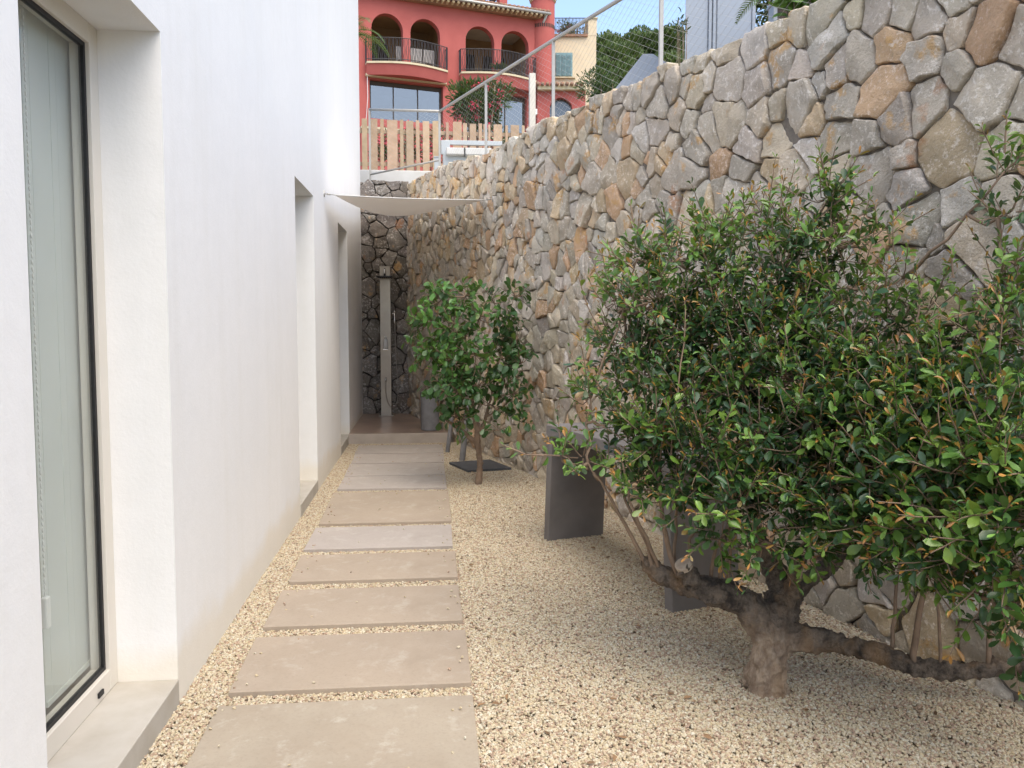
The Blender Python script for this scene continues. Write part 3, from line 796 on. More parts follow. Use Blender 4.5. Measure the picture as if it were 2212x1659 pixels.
# ------------------------------------------------------------------ shade sail
Ac = PX(722, 421, XW0+.10); Bc = PW(1048, 432, -.10)
Cc = PW(925, 461, -.05); Dc = np.array([XW0+.13, YB-.10, 3.17])
Cc = np.array([XW(YB-.5)-.10, YB-.45, 3.13])
sl = thing('shade_sail', (Ac+Bc+Cc+Dc)/4, 'off white shade sail sagging between the house and the stone wall over the shower', 'shade sail')
n = 20; vv = []
for j in range(n+1):
    for i in range(n+1):
        s, t = i/n, j/n
        # edges curve inwards a little, cloth bellies down
        s2, t2 = s, t
        p = Ac*(1-s)*(1-t)+Bc*s*(1-t)+Cc*s*t+Dc*(1-s)*t
        cen = (Ac+Bc+Cc+Dc)/4
        pin = .16*(math.sin(math.pi*s)*(1-math.sin(math.pi*t))**2*.45+math.sin(math.pi*t)*(1-math.sin(math.pi*s))**2)
        q = p+(cen-p)*pin*.55
        q[2] = p[2]-.09*math.sin(math.pi*s)*math.sin(math.pi*min(1, t*1.0))-.03*math.sin(math.pi*t)
        vv.append(q)
mb = MB().add(vv, [(j*(n+1)+i, j*(n+1)+i+1, (j+1)*(n+1)+i+1, (j+1)*(n+1)+i) for j in range(n) for i in range(n)])
cl = mb.build('cloth', SAIL, sl, smooth=True)
m = cl.modifiers.new('thick', 'SOLIDIFY'); m.thickness = .003
edge = [vv[i] for i in range(n+1)]
MB().tube(edge, .006, 6).build('hem_rope', KERB, sl, smooth=True)
for cpt, wpt in ((Ac, Ac*[0, 1, 1]+[XW0, 0, .01]), (Bc, wplace(Bc[1]*US-.02, Bc[2]+.01, .02)), (Cc, wplace(Cc[1]*US, Cc[2]+.01, .01)), (Dc, Dc+[0, .13, .01])):
    mb = MB().tube([cpt, cpt+(wpt-cpt)*.35, cpt+(wpt-cpt)*.36, cpt+(wpt-cpt)*.7, cpt+(wpt-cpt)*.71, wpt], [.004, .004, .009, .009, .004, .004], 8)
    mb.tube([wpt+(0, 0, .03), wpt+(0, 0, -.03)], .012, 8)
    mb.build('hook', RAILM, sl, smooth=True)

# ------------------------------------------------------------------ foliage machinery
LV = np.array([(0, 0, 0), (-.26, .24, .03), (0, .27, -.02), (.26, .24, .03), (-.47, .60, .04), (0, .62, -.03), (.47, .60, .04), (-.34, .86, .0), (0, .88, -.06), (.34, .86, .0), (0, 1, -.10)], float)
NLV = len(LV)
LF = [(0, 2, 1), (0, 3, 2), (1, 2, 5, 4), (2, 3, 6, 5), (4, 5, 8, 7), (5, 6, 9, 8), (7, 8, 10), (8, 9, 10)]
class Leaves:
    def __init__(s): s.items = []      # (pos, axis, normal, length, width, colour)
    def add(s, pos, axis, nrm, l, w, col): s.items.append((np.array(pos, float), np.array(axis, float), np.array(nrm, float), l, w, col))
def frame(a, nrm):
    a = a/(np.linalg.norm(a)+1e-9); sx = np.cross(a, nrm); L = np.linalg.norm(sx)
    if L < 1e-5: sx = np.cross(a, np.array([.3, .7, .2])); L = np.linalg.norm(sx)
    sx = sx/L; return sx, a, np.cross(sx, a)
def leaf_mesh(items, name, mat, parent=None, kind=None, base=None):
    n = len(items); V = np.zeros((n, NLV, 3)); Cc_ = np.ones((n, NLV, 4), np.float32)
    for i, (p, a, nr, l, w_, c) in enumerate(items):
        sx, ay, nz = frame(a, nr)
        V[i] = p+LV[:, :1]*sx*w_*rng.uniform(.85, 1.1)+LV[:, 1:2]*ay*l+LV[:, 2:]*nz*l*rng.uniform(-.6, 3.2)
        Cc_[i, :, :3] = c
    fs = [tuple(i*NLV+k for k in f) for i in range(n) for f in LF]
    org = ORG[parent.name] if parent is not None else (np.array(base) if base is not None else np.zeros(3))
    me = bpy.data.meshes.new(name); me.from_pydata((V.reshape(-1, 3)-org).tolist(), [], fs)
    at = me.color_attributes.new('tint', 'FLOAT_COLOR', 'POINT'); at.data.foreach_set('color', Cc_.ravel())
    me.materials.append(mat); me.polygons.foreach_set('use_smooth', [True]*len(me.polygons))
    o = bpy.data.objects.new(name, me); COL.objects.link(o)
    if parent is not None: o.parent = parent
    else: o.location = tuple(org)
    ORG[o.name] = org
    if kind: o['kind'] = kind
    return o
def leaf_objects(items, root, mat, nv=8):
    # the leaves one can pick apart: objects that share a few tinted meshes
    its = sorted(items, key=lambda t: sum(t[5]))
    meshes = []
    for k in range(nv):
        c = its[int((k+.5)*len(its)/nv)][5]
        me = bpy.data.meshes.new('leaf'); me.from_pydata(LV.tolist(), [], LF)
        at = me.color_attributes.new('tint', 'FLOAT_COLOR', 'POINT'); at.data.foreach_set('color', np.tile(np.array((*c, 1), np.float32), NLV))
        me.materials.append(mat); me.polygons.foreach_set('use_smooth', [True]*len(me.polygons)); meshes.append(me)
    org = ORG[root.name]
    for i, (p, a, nr, l, w_, c) in enumerate(its):
        o = bpy.data.objects.new('leaf', meshes[i*nv//len(its)]); COL.objects.link(o); o.parent = root
        sx, ay, nz = frame(a, nr); q = p-org
        o.matrix_basis = Matrix(((sx[0]*w_, ay[0]*l, nz[0]*l, q[0]), (sx[1]*w_, ay[1]*l, nz[1]*l, q[1]), (sx[2]*w_, ay[2]*l, nz[2]*l, q[2]), (0, 0, 0, 1)))
def unit(v): return v/(np.linalg.norm(v)+1e-9)
def split_leaves(items, nmax):
    sc = []
    for i, it in enumerate(items):
        P = proj(it[0])
        if 0 < P[0] < 2212 and 0 < P[1] < 1659: sc.append((it[3]/P[2]*(1.25 if P[2] < 3.2 else 1), i))
    sc.sort(reverse=True); top = set(i for _, i in sc[:nmax])
    return [it for i, it in enumerate(items) if i in top], [it for i, it in enumerate(items) if i not in top]
def curve(p0, p1, sag, n=6, jit=.0):
    p0, p1 = np.array(p0, float), np.array(p1, float); out = []
    for i in range(n+1):
        t = i/n; q = p0+(p1-p0)*t+np.array(sag)*math.sin(math.pi*t)
        if 0 < i < n: q = q+rng.normal(0, jit, 3)
        out.append(q)
    return out

# ------------------------------------------------------------------ big shrub
tb = PZ(1652, 1488, 0); TD = (tb-C0)@FW
shrub = thing('shrub', tb, 'large leafy evergreen shrub with a gnarled old trunk and bronze shoot tips on gravel', 'shrub')
def limb_mb(paths):
    mb = MB()
    for pts, rr in paths:
        P = [PD(*p) for p in pts]
        dense = []; rd = []
        for i in range(len(P)-1):
            for q in np.linspace(0, 1, 4, endpoint=False):
                dense.append(P[i]+(P[i+1]-P[i])*q+rng.normal(0, .004, 3)); rd.append((rr[i]+(rr[i+1]-rr[i])*q)*rng.uniform(.92, 1.1))
        dense.append(P[-1]); rd.append(rr[-1]); mb.tube(dense, rd, 12)
    return mb
def gnarl(o, vox, strength, size):
    m = o.modifiers.new('join', 'REMESH'); m.mode = 'VOXEL'; m.voxel_size = vox; m.use_smooth_shade = True
    sm = o.modifiers.new('soften', 'SMOOTH'); sm.factor = .6; sm.iterations = 4
    tx = bpy.data.textures.new('bark_relief', 'MUSGRAVE'); tx.musgrave_type = 'RIDGED_MULTIFRACTAL'; tx.noise_scale = size; tx.octaves = 3; tx.noise_intensity = .55
    d = o.modifiers.new('relief', 'DISPLACE'); d.texture = tx; d.strength = strength; d.mid_level = .5
    tx2 = bpy.data.textures.new('bark_ridges', 'CLOUDS'); tx2.noise_scale = size*.4; tx2.noise_depth = 4
    d2 = o.modifiers.new('ridges', 'DISPLACE'); d2.texture = tx2; d2.strength = strength*.9; d2.mid_level = .5
T = TD
mb = limb_mb([([(1652, 1500, T), (1655, 1450, T), (1660, 1400, T), (1675, 1340, T+.02), (1690, 1290, T+.05)], [.093, .078, .072, .075, .06]),
   ([(1665, 1375, T), (1620, 1310, T), (1560, 1280, T+.03), (1490, 1262, T+.06), (1430, 1245, T+.1), (1388, 1212, T+.14)], [.066, .066, .058, .05, .042, .03]),
   ([(1690, 1310, T+.04), (1680, 1250, T+.08), (1655, 1200, T+.1), (1625, 1140, T+.12)], [.058, .05, .045, .035]),
   ([(1690, 1310, T+.05), (1730, 1265, T+.1), (1790, 1225, T+.15), (1850, 1170, T+.2)], [.05, .042, .035, .028]),
   ([(1700, 1330, T+.03), (1712, 1270, T), (1725, 1200, T-.02)], [.045, .035, .028]),
   ([(1672, 1395, T), (1720, 1375, T-.02), (1790, 1385, T-.05), (1880, 1408, T-.08), (1980, 1440, T-.1), (2080, 1452, T-.14), (2180, 1440, T-.2), (2290, 1420, T-.25)], [.066, .056, .044, .040, .040, .038, .036, .03]),
   ([(1500, 1262, T+.04), (1486, 1240, T+.02), (1478, 1222, T)], [.042, .040, .040])])
trunk = mb.build('trunk', BARK, shrub, fixn=True); gnarl(trunk, .006, .020, .06)
sp_ = PD(1477, 1220, T-.008); sd_ = unit(PD(1477, 1220, T)-PD(1488, 1245, T+.03))
sa = unit(np.cross(sd_, [0, 0, 1.0])); sb_ = np.cross(sa, sd_)
MB().tube([sp_-sd_*.012, sp_+sd_*.006, sp_+sd_*.009], [.037, .038, .030], 18).build('cut_stump', CUT, shrub, smooth=False)
stems = MB()
STEMS = [([(1465, 1245, T+.03), (1442, 1180, T+.03), (1427, 1100, T+.02), (1420, 1000, T+.05), (1425, 900, T+.05)], .013, .005),
 ([(1400, 1228, T+.12), (1350, 1130, T+.12), (1310, 1060, T+.1), (1270, 1000, T+.1)], .010, .004),
 ([(1412, 1240, T+.1), (1400, 1180, T+.1), (1350, 1080, T+.16), (1330, 1000, T+.2)], .011, .004),
 ([(1425, 1240, T+.1), (1395, 1160, T+.06), (1360, 1080, T), (1345, 1000, T)], .009, .004),
 ([(1478, 1240, T+.08), (1492, 1165, T+.08), (1520, 1110, T+.1), (1535, 1000, T+.1)], .009, .004),
 ([(1452, 1240, T+.12), (1460, 1150, T+.12), (1468, 1050, T+.12), (1480, 900, T+.1)], .008, .004),
 ([(1535, 1250, T+.05), (1545, 1185, T+.05), (1578, 1130, T+.05), (1600, 1050, T)], .009, .004),
 ([(1552, 1255, T+.05), (1565, 1190, T+.06), (1590, 1145, T+.05), (1640, 1128, T)], .008, .004),
 ([(1572, 1260, T+.04), (1577, 1200, T+.05), (1580, 1130, T+.05)], .010, .005),
 ([(1972, 1448, T-.1), (1982, 1350, T-.1), (1998, 1240, T-.12), (2010, 1100, T-.2), (2040, 950, T-.3)], .015, .006),
 ([(1925, 1410, T-.05), (1933, 1330, T-.03), (1942, 1220, T), (1950, 1100, T)], .009, .005),
 ([(2135, 1440, T-.17), (2140, 1360, T-.16), (2130, 1250, T-.2), (2120, 1100, T-.3)], .012, .005),
 ([(2030, 1445, T-.12), (2030, 1330, T-.12), (2015, 1200, T-.1)], .008, .004)]
attach = []
for pts, r0, r1 in STEMS:
    P = [PD(*p) for p in pts]; D_ = []
    for i in range(len(P)-1):
        for q in np.linspace(0, 1, 3, endpoint=False): D_.append(P[i]+(P[i+1]-P[i])*q+rng.normal(0, .003, 3))
    D_.append(P[-1]); MB().tube(D_, list(np.linspace(r0, r1, len(D_))), 7).build('stem', STEM, shrub, smooth=True)
    attach += D_[len(D_)//2:]
for p in [(1625, 1140, T+.12), (1850, 1170, T+.2), (1725, 1200, T-.02), (1388, 1212, T+.14), (1690, 1290, T+.05), (2180, 1440, T-.2)]: attach.append(PD(*p))
# clusters: pixel, depth, radius (m), number of sprays, share of fresh growth
CL = """1275,860,3.55,.10,5,.7 1215,985,3.45,.07,2,.8 1260,990,3.5,.10,3,.6 1310,1010,3.5,.10,2,.4 1375,560,3.7,.13,8,.8 1335,650,3.7,.13,9,.7 1345,740,3.7,.14,11,.4 1350,890,3.55,.12,6,.6
1390,820,3.6,.17,13,.4 1460,560,3.6,.16,10,.6 1420,650,3.5,.17,14,.4 1480,720,3.5,.18,16,.3 1560,600,3.5,.17,14,.4 1555,505,3.6,.13,8,.8 1640,500,3.5,.13,9,.75 1720,500,3.4,.14,9,.7
1790,430,3.35,.09,8,.5 1800,520,3.3,.14,10,.5 1690,600,3.4,.18,15,.3 1600,690,3.4,.18,15,.3 1720,700,3.3,.17,13,.3 1830,620,3.25,.14,8,.5 1880,520,3.2,.08,1,.8 1950,600,3.1,.10,2,.7
1480,850,3.4,.19,18,.3 1600,820,3.3,.19,17,.3 1720,820,3.2,.19,17,.3 1830,740,3.1,.17,13,.4 1930,690,3.05,.14,5,.6 2010,660,3.0,.11,3,.7 1950,790,2.95,.17,12,.4 2060,750,2.85,.14,6,.6
2170,370,2.75,.07,3,.6 2180,460,2.75,.09,4,.4 2170,570,2.75,.10,4,.5 2190,650,2.7,.12,6,.5 2150,730,2.7,.14,7,.5 2235,540,2.7,.10,3,.5 2240,760,2.6,.15,10,.5
1430,940,3.35,.16,14,.6 1520,980,3.25,.18,17,.4 1640,950,3.15,.19,17,.3 1760,940,3.05,.18,16,.4 1860,880,2.95,.18,15,.4 1960,900,2.8,.17,13,.5 2060,850,2.7,.16,13,.6 2160,860,2.55,.15,13,.6
1390,965,3.45,.10,6,.5 1390,1050,3.4,.12,5,.5 1470,1060,3.3,.13,9,.4 1590,1080,3.15,.17,15,.3 1700,1070,3.05,.17,16,.4 1800,1050,2.95,.16,15,.5 1900,1010,2.8,.16,14,.5 2010,1010,2.65,.15,14,.7 2110,990,2.5,.14,13,.7 2200,980,2.4,.14,12,.7
1560,1165,3.2,.10,6,.3 1650,1170,3.1,.13,10,.3 1750,1160,3.0,.14,12,.4 1850,1130,2.85,.14,12,.5 1950,1120,2.7,.14,13,.6 2050,1110,2.55,.13,13,.7 2150,1110,2.4,.12,12,.7 2225,1120,2.35,.12,9,.6
1900,1200,2.85,.08,5,.6 2000,1200,2.65,.10,8,.7 2090,1210,2.5,.10,8,.7 2180,1230,2.4,.10,8,.5 2120,1290,2.6,.08,4,.5 2200,1310,2.5,.10,6,.3 2195,1390,2.7,.08,5,.2 1930,1060,3.2,.2,18,.1 1800,960,3.4,.2,18,.1 1650,1040,3.5,.2,16,.1 2080,1000,2.95,.2,18,.1 1560,900,3.6,.2,16,.1 2150,1080,2.8,.18,14,.1 1900,850,3.3,.2,14,.1 1500,780,3.65,.22,20,.05 1620,880,3.55,.22,22,.05 1740,780,3.5,.22,20,.05 1820,900,3.4,.22,22,.05 1700,980,3.4,.2,20,.05 1560,1040,3.4,.18,16,.05 1850,1060,3.2,.2,20,.05 1980,1020,3.0,.2,20,.05 2060,920,2.95,.2,18,.05 1780,650,3.5,.2,14,.05 1440,760,3.65,.2,16,.05 1400,935,3.5,.12,8,.3 1410,1000,3.45,.13,10,.3 1440,1075,3.4,.10,6,.3 1660,760,3.3,.2,16,.1 1550,700,3.5,.2,16,.1 1780,850,3.1,.2,16,.1""".split()
LS = Leaves()
def leafcol(fresh, dark=1.0):
    if fresh > .8: c = np.array((.46, .225, .065))*rng.uniform(.7, 1.15)
    elif fresh > .45: c = np.array((.155, .275, .05))*rng.uniform(.75, 1.25)
    elif fresh > .2: c = np.array((.10, .215, .045))*rng.uniform(.75, 1.2)
    else: c = np.array((.028, .078, .032))*rng.uniform(.7, 1.25)
    if rng.random() < .006: c = np.array((.30, .20, .07))*rng.uniform(.5, 1.1)
    return tuple(c*(1+rng.normal(0, .05, 3)))
def spray(base, d, L, nl, ll, fresh, tipcol=True):
    d = unit(d); curl = np.array([0, 0, .25*rng.uniform(-.3, 1)]); p = np.array(base); path = [p]
    side = unit(np.cross(d, rng.normal(0, 1, 3)))
    for i in range(nl):
        t = (i+1)/nl
        d = unit(d+curl*.12+rng.normal(0, .05, 3)); p = p+d*L/nl; path.append(p)
        side = unit(side-d*np.dot(side, d)); oth = np.cross(d, side)
        a_ = .9+.3*rng.normal()
        side2 = side*math.cos(a_)+oth*math.sin(a_)
        side = side2
        tip = t > .74
        for s in (1, -1):
            if rng.random() < .1: continue
            ax_ = unit(side*s*(1.0 if not tip else .6)+d*(.55 if not tip else 1.0)+np.array([0, 0, .05])+rng.normal(0, .2, 3))
            nr = unit(np.array([0, -.25, 1.0])+d*.2+rng.normal(0, .45, 3))
            fr = fresh*(.34+1.0*t*t)*rng.uniform(.6, 1.3)
            if tip and rng.random() < fresh*.9+.05: fr = rng.choice([.9, .6], p=[.55, .45])
            if not tip: fr = min(fr, .74)
            l = ll*rng.uniform(.55, 1.28)*(1.0 if not tip else rng.uniform(.45, .8))
            w_ = l*(rng.uniform(.46, .58) if not tip else rng.uniform(.26, .4))
            LS.add(p+ax_*.004, ax_, nr, l, w_, leafcol(fr))
    return path
for s in CL:
    x, y, D, r, ns, fr = [float(v) for v in s.split(',')]
    c = PD(x, y, D)
    wl = XW(c[1])-.12
    if c[0] > wl: c = c+(wl-c[0])*np.array([1, .2, 0])
    # a carrying branch from the nearest stem
    ds_ = [np.linalg.norm(c-a_)+.6*max(0, a_[2]-c[2]) for a_ in attach]
    a_ = attach[int(np.argmin(ds_))]
    br_ = curve(a_, c, (0, 0, -.03), 6, .008)
    stems.tube(br_, list(np.linspace(.0075, .0035, 7)), 6)
    attach.append(c); attach.append(br_[4])
    for k in range(int(ns*2.45)):
        off = rng.normal(0, 1, 3); off = unit(off)*r*rng.uniform(.2, 1.0)
        b0 = c+off*.75
        dirv = unit(off)*.8+np.array([-.05, -.25, .75])+rng.normal(0, .3, 3)
        if y > 1080: dirv[2] -= .55
        L = rng.uniform(.09, .20)*(1.0 if fr < .65 else 1.25)
        path = spray(b0, dirv, L, rng.integers(5, 9), (.045 if x < 1850 else (.042 if y < 780 else .053)), (rng.uniform(.65, 1.1) if rng.random() < fr*(1.15 if y < 720 else .9) else rng.uniform(.05, .3)))
        stems.tube([c+off*.3]+path, [.003]+[.0022]*(len(path)-1)+[.001], 4, caps=False)
# long shoots seen against the wall and in front
for pts, nl in [([(1300, 720, 3.6), (1270, 660, 3.6), (1245, 600, 3.6)], 8), ([(1380, 520, 3.65), (1370, 470, 3.65), (1362, 430, 3.65)], 8), ([(1500, 480, 3.6), (1490, 440, 3.6)], 7), ([(1610, 460, 3.5), (1600, 415, 3.5)], 7),
     ([(1795, 430, 3.3), (1780, 380, 3.3), (1772, 330, 3.3)], 9), ([(1895, 500, 3.2), (1890, 440, 3.2)], 6), ([(2170, 330, 2.75), (2178, 250, 2.75)], 7), ([(1300, 840, 3.5), (1262, 800, 3.5)], 6), ([(1210, 985, 3.45), (1135, 975, 3.45), (1090, 960, 3.45)], 6), ([(1450, 990, 3.3), (1462, 850, 3.28), (1475, 650, 3.3)], 16),
     ([(1850, 1080, 2.8), (1960, 1190, 2.62), (2090, 1310, 2.5)], 16), ([(2000, 950, 2.6), (2120, 1030, 2.42), (2230, 1090, 2.35)], 14), ([(1980, 700, 2.9), (1990, 620, 2.9)], 8), ([(2060, 600, 2.85), (2050, 540, 2.85)], 6), ([(1700, 470, 3.4), (1690, 425, 3.4)], 6)]:
    P = [PD(*p) for p in pts]; L = sum(np.linalg.norm(P[i+1]-P[i]) for i in range(len(P)-1))
    q = P[0]
    for i in range(len(P)-1):
        seg = np.linalg.norm(P[i+1]-P[i]); pth = spray(q, P[i+1]-q, seg, max(3, int(nl*seg/L)), .040, .75); q = pth[-1]
        stems.tube(pth, list(np.linspace(.004, .0025, len(pth))), 5, caps=False)
stems.build('twigs', STEM, shrub, smooth=True, fixn=False, kind='stuff')
top_l, rest = split_leaves(LS.items, 300)
leaf_mesh(rest, 'foliage', LEAF, shrub, 'stuff'); leaf_objects(top_l, shrub, LEAF)
NSHRUB = len(LS.items)

# ------------------------------------------------------------------ small tree
t0 = PZ(1033, 1046, 0); TD = (t0-C0)@FW
tree = thing('small_tree', t0, 'small broad leaved citrus tree with a short forked trunk beside the slabs', 'tree')
mb = limb_mb([([(1033, 1054, TD), (1036, 1000, TD), (1030, 945, TD)], [.036, .031, .032]), ([(1032, 960, TD), (1005, 935, TD), (975, 915, TD), (950, 890, TD-.1), (940, 840, TD-.1)], [.026, .022, .018, .013, .008]),
    ([(1031, 950, TD), (1026, 900, TD), (1015, 820, TD), (1005, 720, TD), (1000, 650, TD)], [.026, .021, .015, .011, .005]), ([(1034, 945, TD), (1050, 900, TD), (1062, 850, TD+.1), (1082, 760, TD+.1), (1095, 660, TD+.1)], [.022, .017, .013, .009, .005]),
    ([(1040, 930, TD), (1022, 900, TD+.05), (990, 860, TD+.1), (970, 780, TD+.1), (955, 680, TD)], [.02, .016, .012, .009, .005]), ([(1050, 900, TD), (1085, 880, TD), (1110, 850, TD), (1125, 790, TD)], [.014, .011, .008, .005])])
tk = mb.build('trunk', M('citrus_bark', (.27, .19, .13), (.17, .12, .085), 14, .85, .4, 60, .004), tree); gnarl(tk, .008, .010, .05)
LS = Leaves(); st2 = MB()
CT = """955,645,7.4,.13,7 1005,640,7.4,.13,7 925,700,7.35,.14,8 980,700,7.2,.15,10 1035,690,7.3,.13,7 930,765,7.3,.13,8 970,775,7.15,.15,11 1028,765,7.2,.14,9 958,845,7.3,.10,8 990,845,7.15,.14,10 1030,835,7.25,.12,7 985,900,7.25,.08,5
1068,655,7.5,.07,3 1112,640,7.5,.07,4 1085,705,7.5,.10,5 1118,730,7.45,.11,6 1082,775,7.45,.11,6 1125,785,7.45,.10,6 1090,830,7.4,.11,6 1062,875,7.4,.09,4 1108,850,7.4,.09,5 1120,908,7.4,.07,3 1000,905,7.2,.08,4 905,745,7.3,.06,3 1075,930,7.3,.05,2 975,740,7.6,.16,8 1000,800,7.6,.16,8 1100,760,7.6,.12,5""".split()
for s in CT:
    x, y, D, r, ns = [float(v) for v in s.split(',')]; c = PD(x, y, D)
    for k in range(int(ns*2.2)):
        off = unit(rng.normal(0, 1, 3))*r*rng.uniform(.3, 1.0); d = unit(unit(off)+np.array([-.1, -.3, .35])); p = c+off*.6; path = [c, p]
        for i in range(5):
            d = unit(d+rng.normal(0, .12, 3)); p = p+d*.028; path.append(p)
            az = rng.uniform(0, 6.28); sv = unit(np.cross(d, [math.cos(az), math.sin(az), .3]))
            ax_ = unit(sv+d*.5+np.array([0, 0, -.25])); nr = unit(np.array([0, -.2, 1.0])+rng.normal(0, .4, 3))
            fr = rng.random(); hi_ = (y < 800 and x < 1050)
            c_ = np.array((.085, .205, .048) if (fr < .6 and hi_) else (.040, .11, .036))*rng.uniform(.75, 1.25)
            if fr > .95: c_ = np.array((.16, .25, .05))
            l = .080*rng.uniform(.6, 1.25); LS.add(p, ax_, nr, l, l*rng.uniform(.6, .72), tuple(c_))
        st2.tube(path, [.006, .004]+[.003]*5, 5, caps=False)
st2.build('twigs', STEM, tree, smooth=True, fixn=False, kind='stuff')
top_l, rest = split_leaves(LS.items, 300)
leaf_mesh(rest, 'foliage', LEMON, tree, 'stuff'); leaf_objects(top_l, tree, LEMON)

# ------------------------------------------------------------------ dry leaves on the gravel
its = []
for k in range(300):
    x = rng.uniform(.2, 2.0); y = rng.uniform(2.3, 8.5)
    if x > XW(y)-.1: continue
    if y > 5 and rng.random() < .5: continue
    an = rng.uniform(0, 6.28); l = rng.uniform(.012, .04)
    its.append((np.array([x, y, .014]), np.array([math.cos(an), math.sin(an), rng.uniform(-.1, .25)]), unit(np.array([0, 0, 1.0])+rng.normal(0, .35, 3)), l, l*.45, tuple(np.array((.17, .10, .05))*rng.uniform(.5, 1.6))))
for k in range(10):
    y = rng.uniform(2.6, 8); x = rng.uniform(-.95, -.85); an = rng.uniform(0, 6.28)
    its.append((np.array([x, y, .014]), np.array([math.cos(an), math.sin(an), .1]), np.array([.1, .1, 1.0]), .02, .01, (.14, .09, .05)))
o = leaf_mesh(its, 'fallen_leaves', LITTER, kind='stuff'); tag(o, 'small dry brown leaves scattered on the gravel', 'leaves')

# ------------------------------------------------------------------ railing with wire net on the walls
OFF = .13
rl = thing('railing', PW(1050, 330, OFF), 'galvanised steel railing with diamond wire net on top of the stone walls', 'railing')
posts = [(950, 372, 240), (1050, 318, 177), (1195, 252, 87), (1427, 158, -55)]
tops = []
for px, yb_, yt in posts:
    p = PW(px, yb_, OFF); q = PW(px, yt, OFF); zb_ = wtop(p[1]*US)-.05; tops.append(np.array([p[0], p[1], q[2]]))
    MB().fbox(p*[1, 1, 0], (1, 0, 0), (0, 1, 0), (0, 0, 1), (-.015, -.015, zb_), (.015, .015, q[2])).build('post', RAILM, rl, bevel=.003)
# the slope carries on towards the camera, one more post beyond the picture
y5 = 3.6; p4, p3 = tops[3], tops[2]
z5 = p4[2]+(p4[2]-p3[2])/(p4[1]-p3[1])*(y5-p4[1])
z5 = max(z5, wtop(y5*US)+.75); t5 = np.array([XW(y5)+OFF, y5, z5]); tops.append(t5)
MB().fbox(t5*[1, 1, 0], (1, 0, 0), (0, 1, 0), (0, 0, 1), (-.015, -.015, wtop(y5*US)-.05), (.015, .015, z5)).build('post', RAILM, rl, bevel=.003)
YE = YB+.12
e0 = PY(798, 236, YE); e1 = tops[0]
zr = e0[2]
MB().box((e0[0]-.016, YE-.016, BT-.05), (e0[0]+.016, YE+.016, zr)).build('post', RAILM, rl, bevel=.003)
MB().tube([e0, tops[0]], .018, 10).build('handrail', RAILM, rl, smooth=True)
MB().tube([t+np.array([0, 0, .0]) for t in tops], .018, 10).build('handrail', RAILM, rl, smooth=True)
lo0 = PY(800, 377, YE); lo1 = np.array([e1[0], e1[1], lo0[2]])
MB().tube([lo0, lo1], .014, 8).build('bottom_rail', RAILM, rl, smooth=True)
net = MB()
def net_panel(P0, P1, b0, b1, t0_, t1_, step=.062):
    L = np.linalg.norm((P1-P0)[:2]); 
    for sg in (1, -1):
        k = -int(8/step)
        for c in np.arange(-L*1.2-6, L*1.2+10, step):
            # z = sg*1.05*s + c clipped to the panel
            S = np.linspace(0, L, 60); Z = sg*.5*S+c
            inside = (Z > b0+(b1-b0)*S/L) & (Z < t0_+(t1_-t0_)*S/L)
            if inside.sum() < 2: continue
            i0, i1 = np.where(inside)[0][[0, -1]]
            a_ = P0+(P1-P0)*S[i0]/L; b_ = P0+(P1-P0)*S[i1]/L
            a_ = np.array([a_[0], a_[1], Z[i0]]); b_ = np.array([b_[0], b_[1], Z[i1]])
            net.tube([a_, b_], .0008, 3, caps=False)
for i in range(len(tops)-1):
    A_, B_ = tops[i], tops[i+1]
    net_panel(A_, B_, wtop(A_[1]*US)+.0, wtop(B_[1]*US)+.0, A_[2], B_[2])
net_panel(np.array([*e0[:2], 0]), np.array([*e1[:2], 0]), lo0[2], lo0[2], e0[2], e1[2], .055)
net.build('wire_net', WIRE, rl, kind='stuff', fixn=False)

# ------------------------------------------------------------------ kerb, picket fence, post, cabinets behind the back wall
YF = 13.5
ka = PY(770, 400, 12.95); kz1 = PY(850, 373.5, 12.95)[2]
o = MB().box((-2.6, 12.72, 3.0), (2.4, 13.18, kz1)).build('kerb_wall', KERB, base=(-.2, 12.95, 3.0), bevel=.01)
tag(o, 'low white painted parapet below the wooden picket fence', 'parapet')
fence = thing('picket_fence', (0, YF, kz1-.2), 'fence of alternating wide and narrow pale wooden pickets on the terrace edge', 'fence')
fp = [(62, 96), (115, 160), (178, 200), (220, 285), (303, 325), (342, 388), (405, 428), (445, 487), (508, 548), (590, 608), (632, 687), (697, 722), (740, 780), (797, 818), (826, 846), (857, 870), (887, 940), (963, 978), (998, 1050), (1068, 1085), (1100, 1140), (1160, 1180)]
for i, (a_, b_) in enumerate(fp):
    xa = PY(760.4+a_*.3438, 320, YF)[0]; xb = PY(760.4+b_*.3438, 320, YF)[0]
    zt = PY(900, 259+i*.35+rng.uniform(-1, 1.5), YF)[2]
    c = np.array((.56, .40, .27))*rng.uniform(.85, 1.12)*(1+rng.normal(0, .03, 3))
    lean = rng.normal(0, .004)
    dy = rng.uniform(-.006, .006)
    mb = MB().hexa([(xa, YF-.02+dy, 3.6), (xb, YF-.02+dy, 3.6), (xb, YF+.02+dy, 3.6), (xa, YF+.02+dy, 3.6), (xa+lean, YF-.02+dy, zt), (xb+lean, YF-.02+dy, zt+rng.normal(0, .006)), (xb+lean, YF+.02+dy, zt), (xa+lean, YF+.02+dy, zt)], (*[float(v) for v in c], 1))
    mb.build('picket', PICKET, fence, color=True, bevel=.003)
xa, xb = PY(770, 320, YF)[0], PY(1180, 320, YF)[0]
for zpx in (285, 355):
    z = PY(900, zpx, YF)[2]
    MB().box((xa, YF+.03, z-.03), (xb, YF+.06, z+.03), (.5, .38, .27, 1)).build('fence_rail', PICKET, fence, color=True)
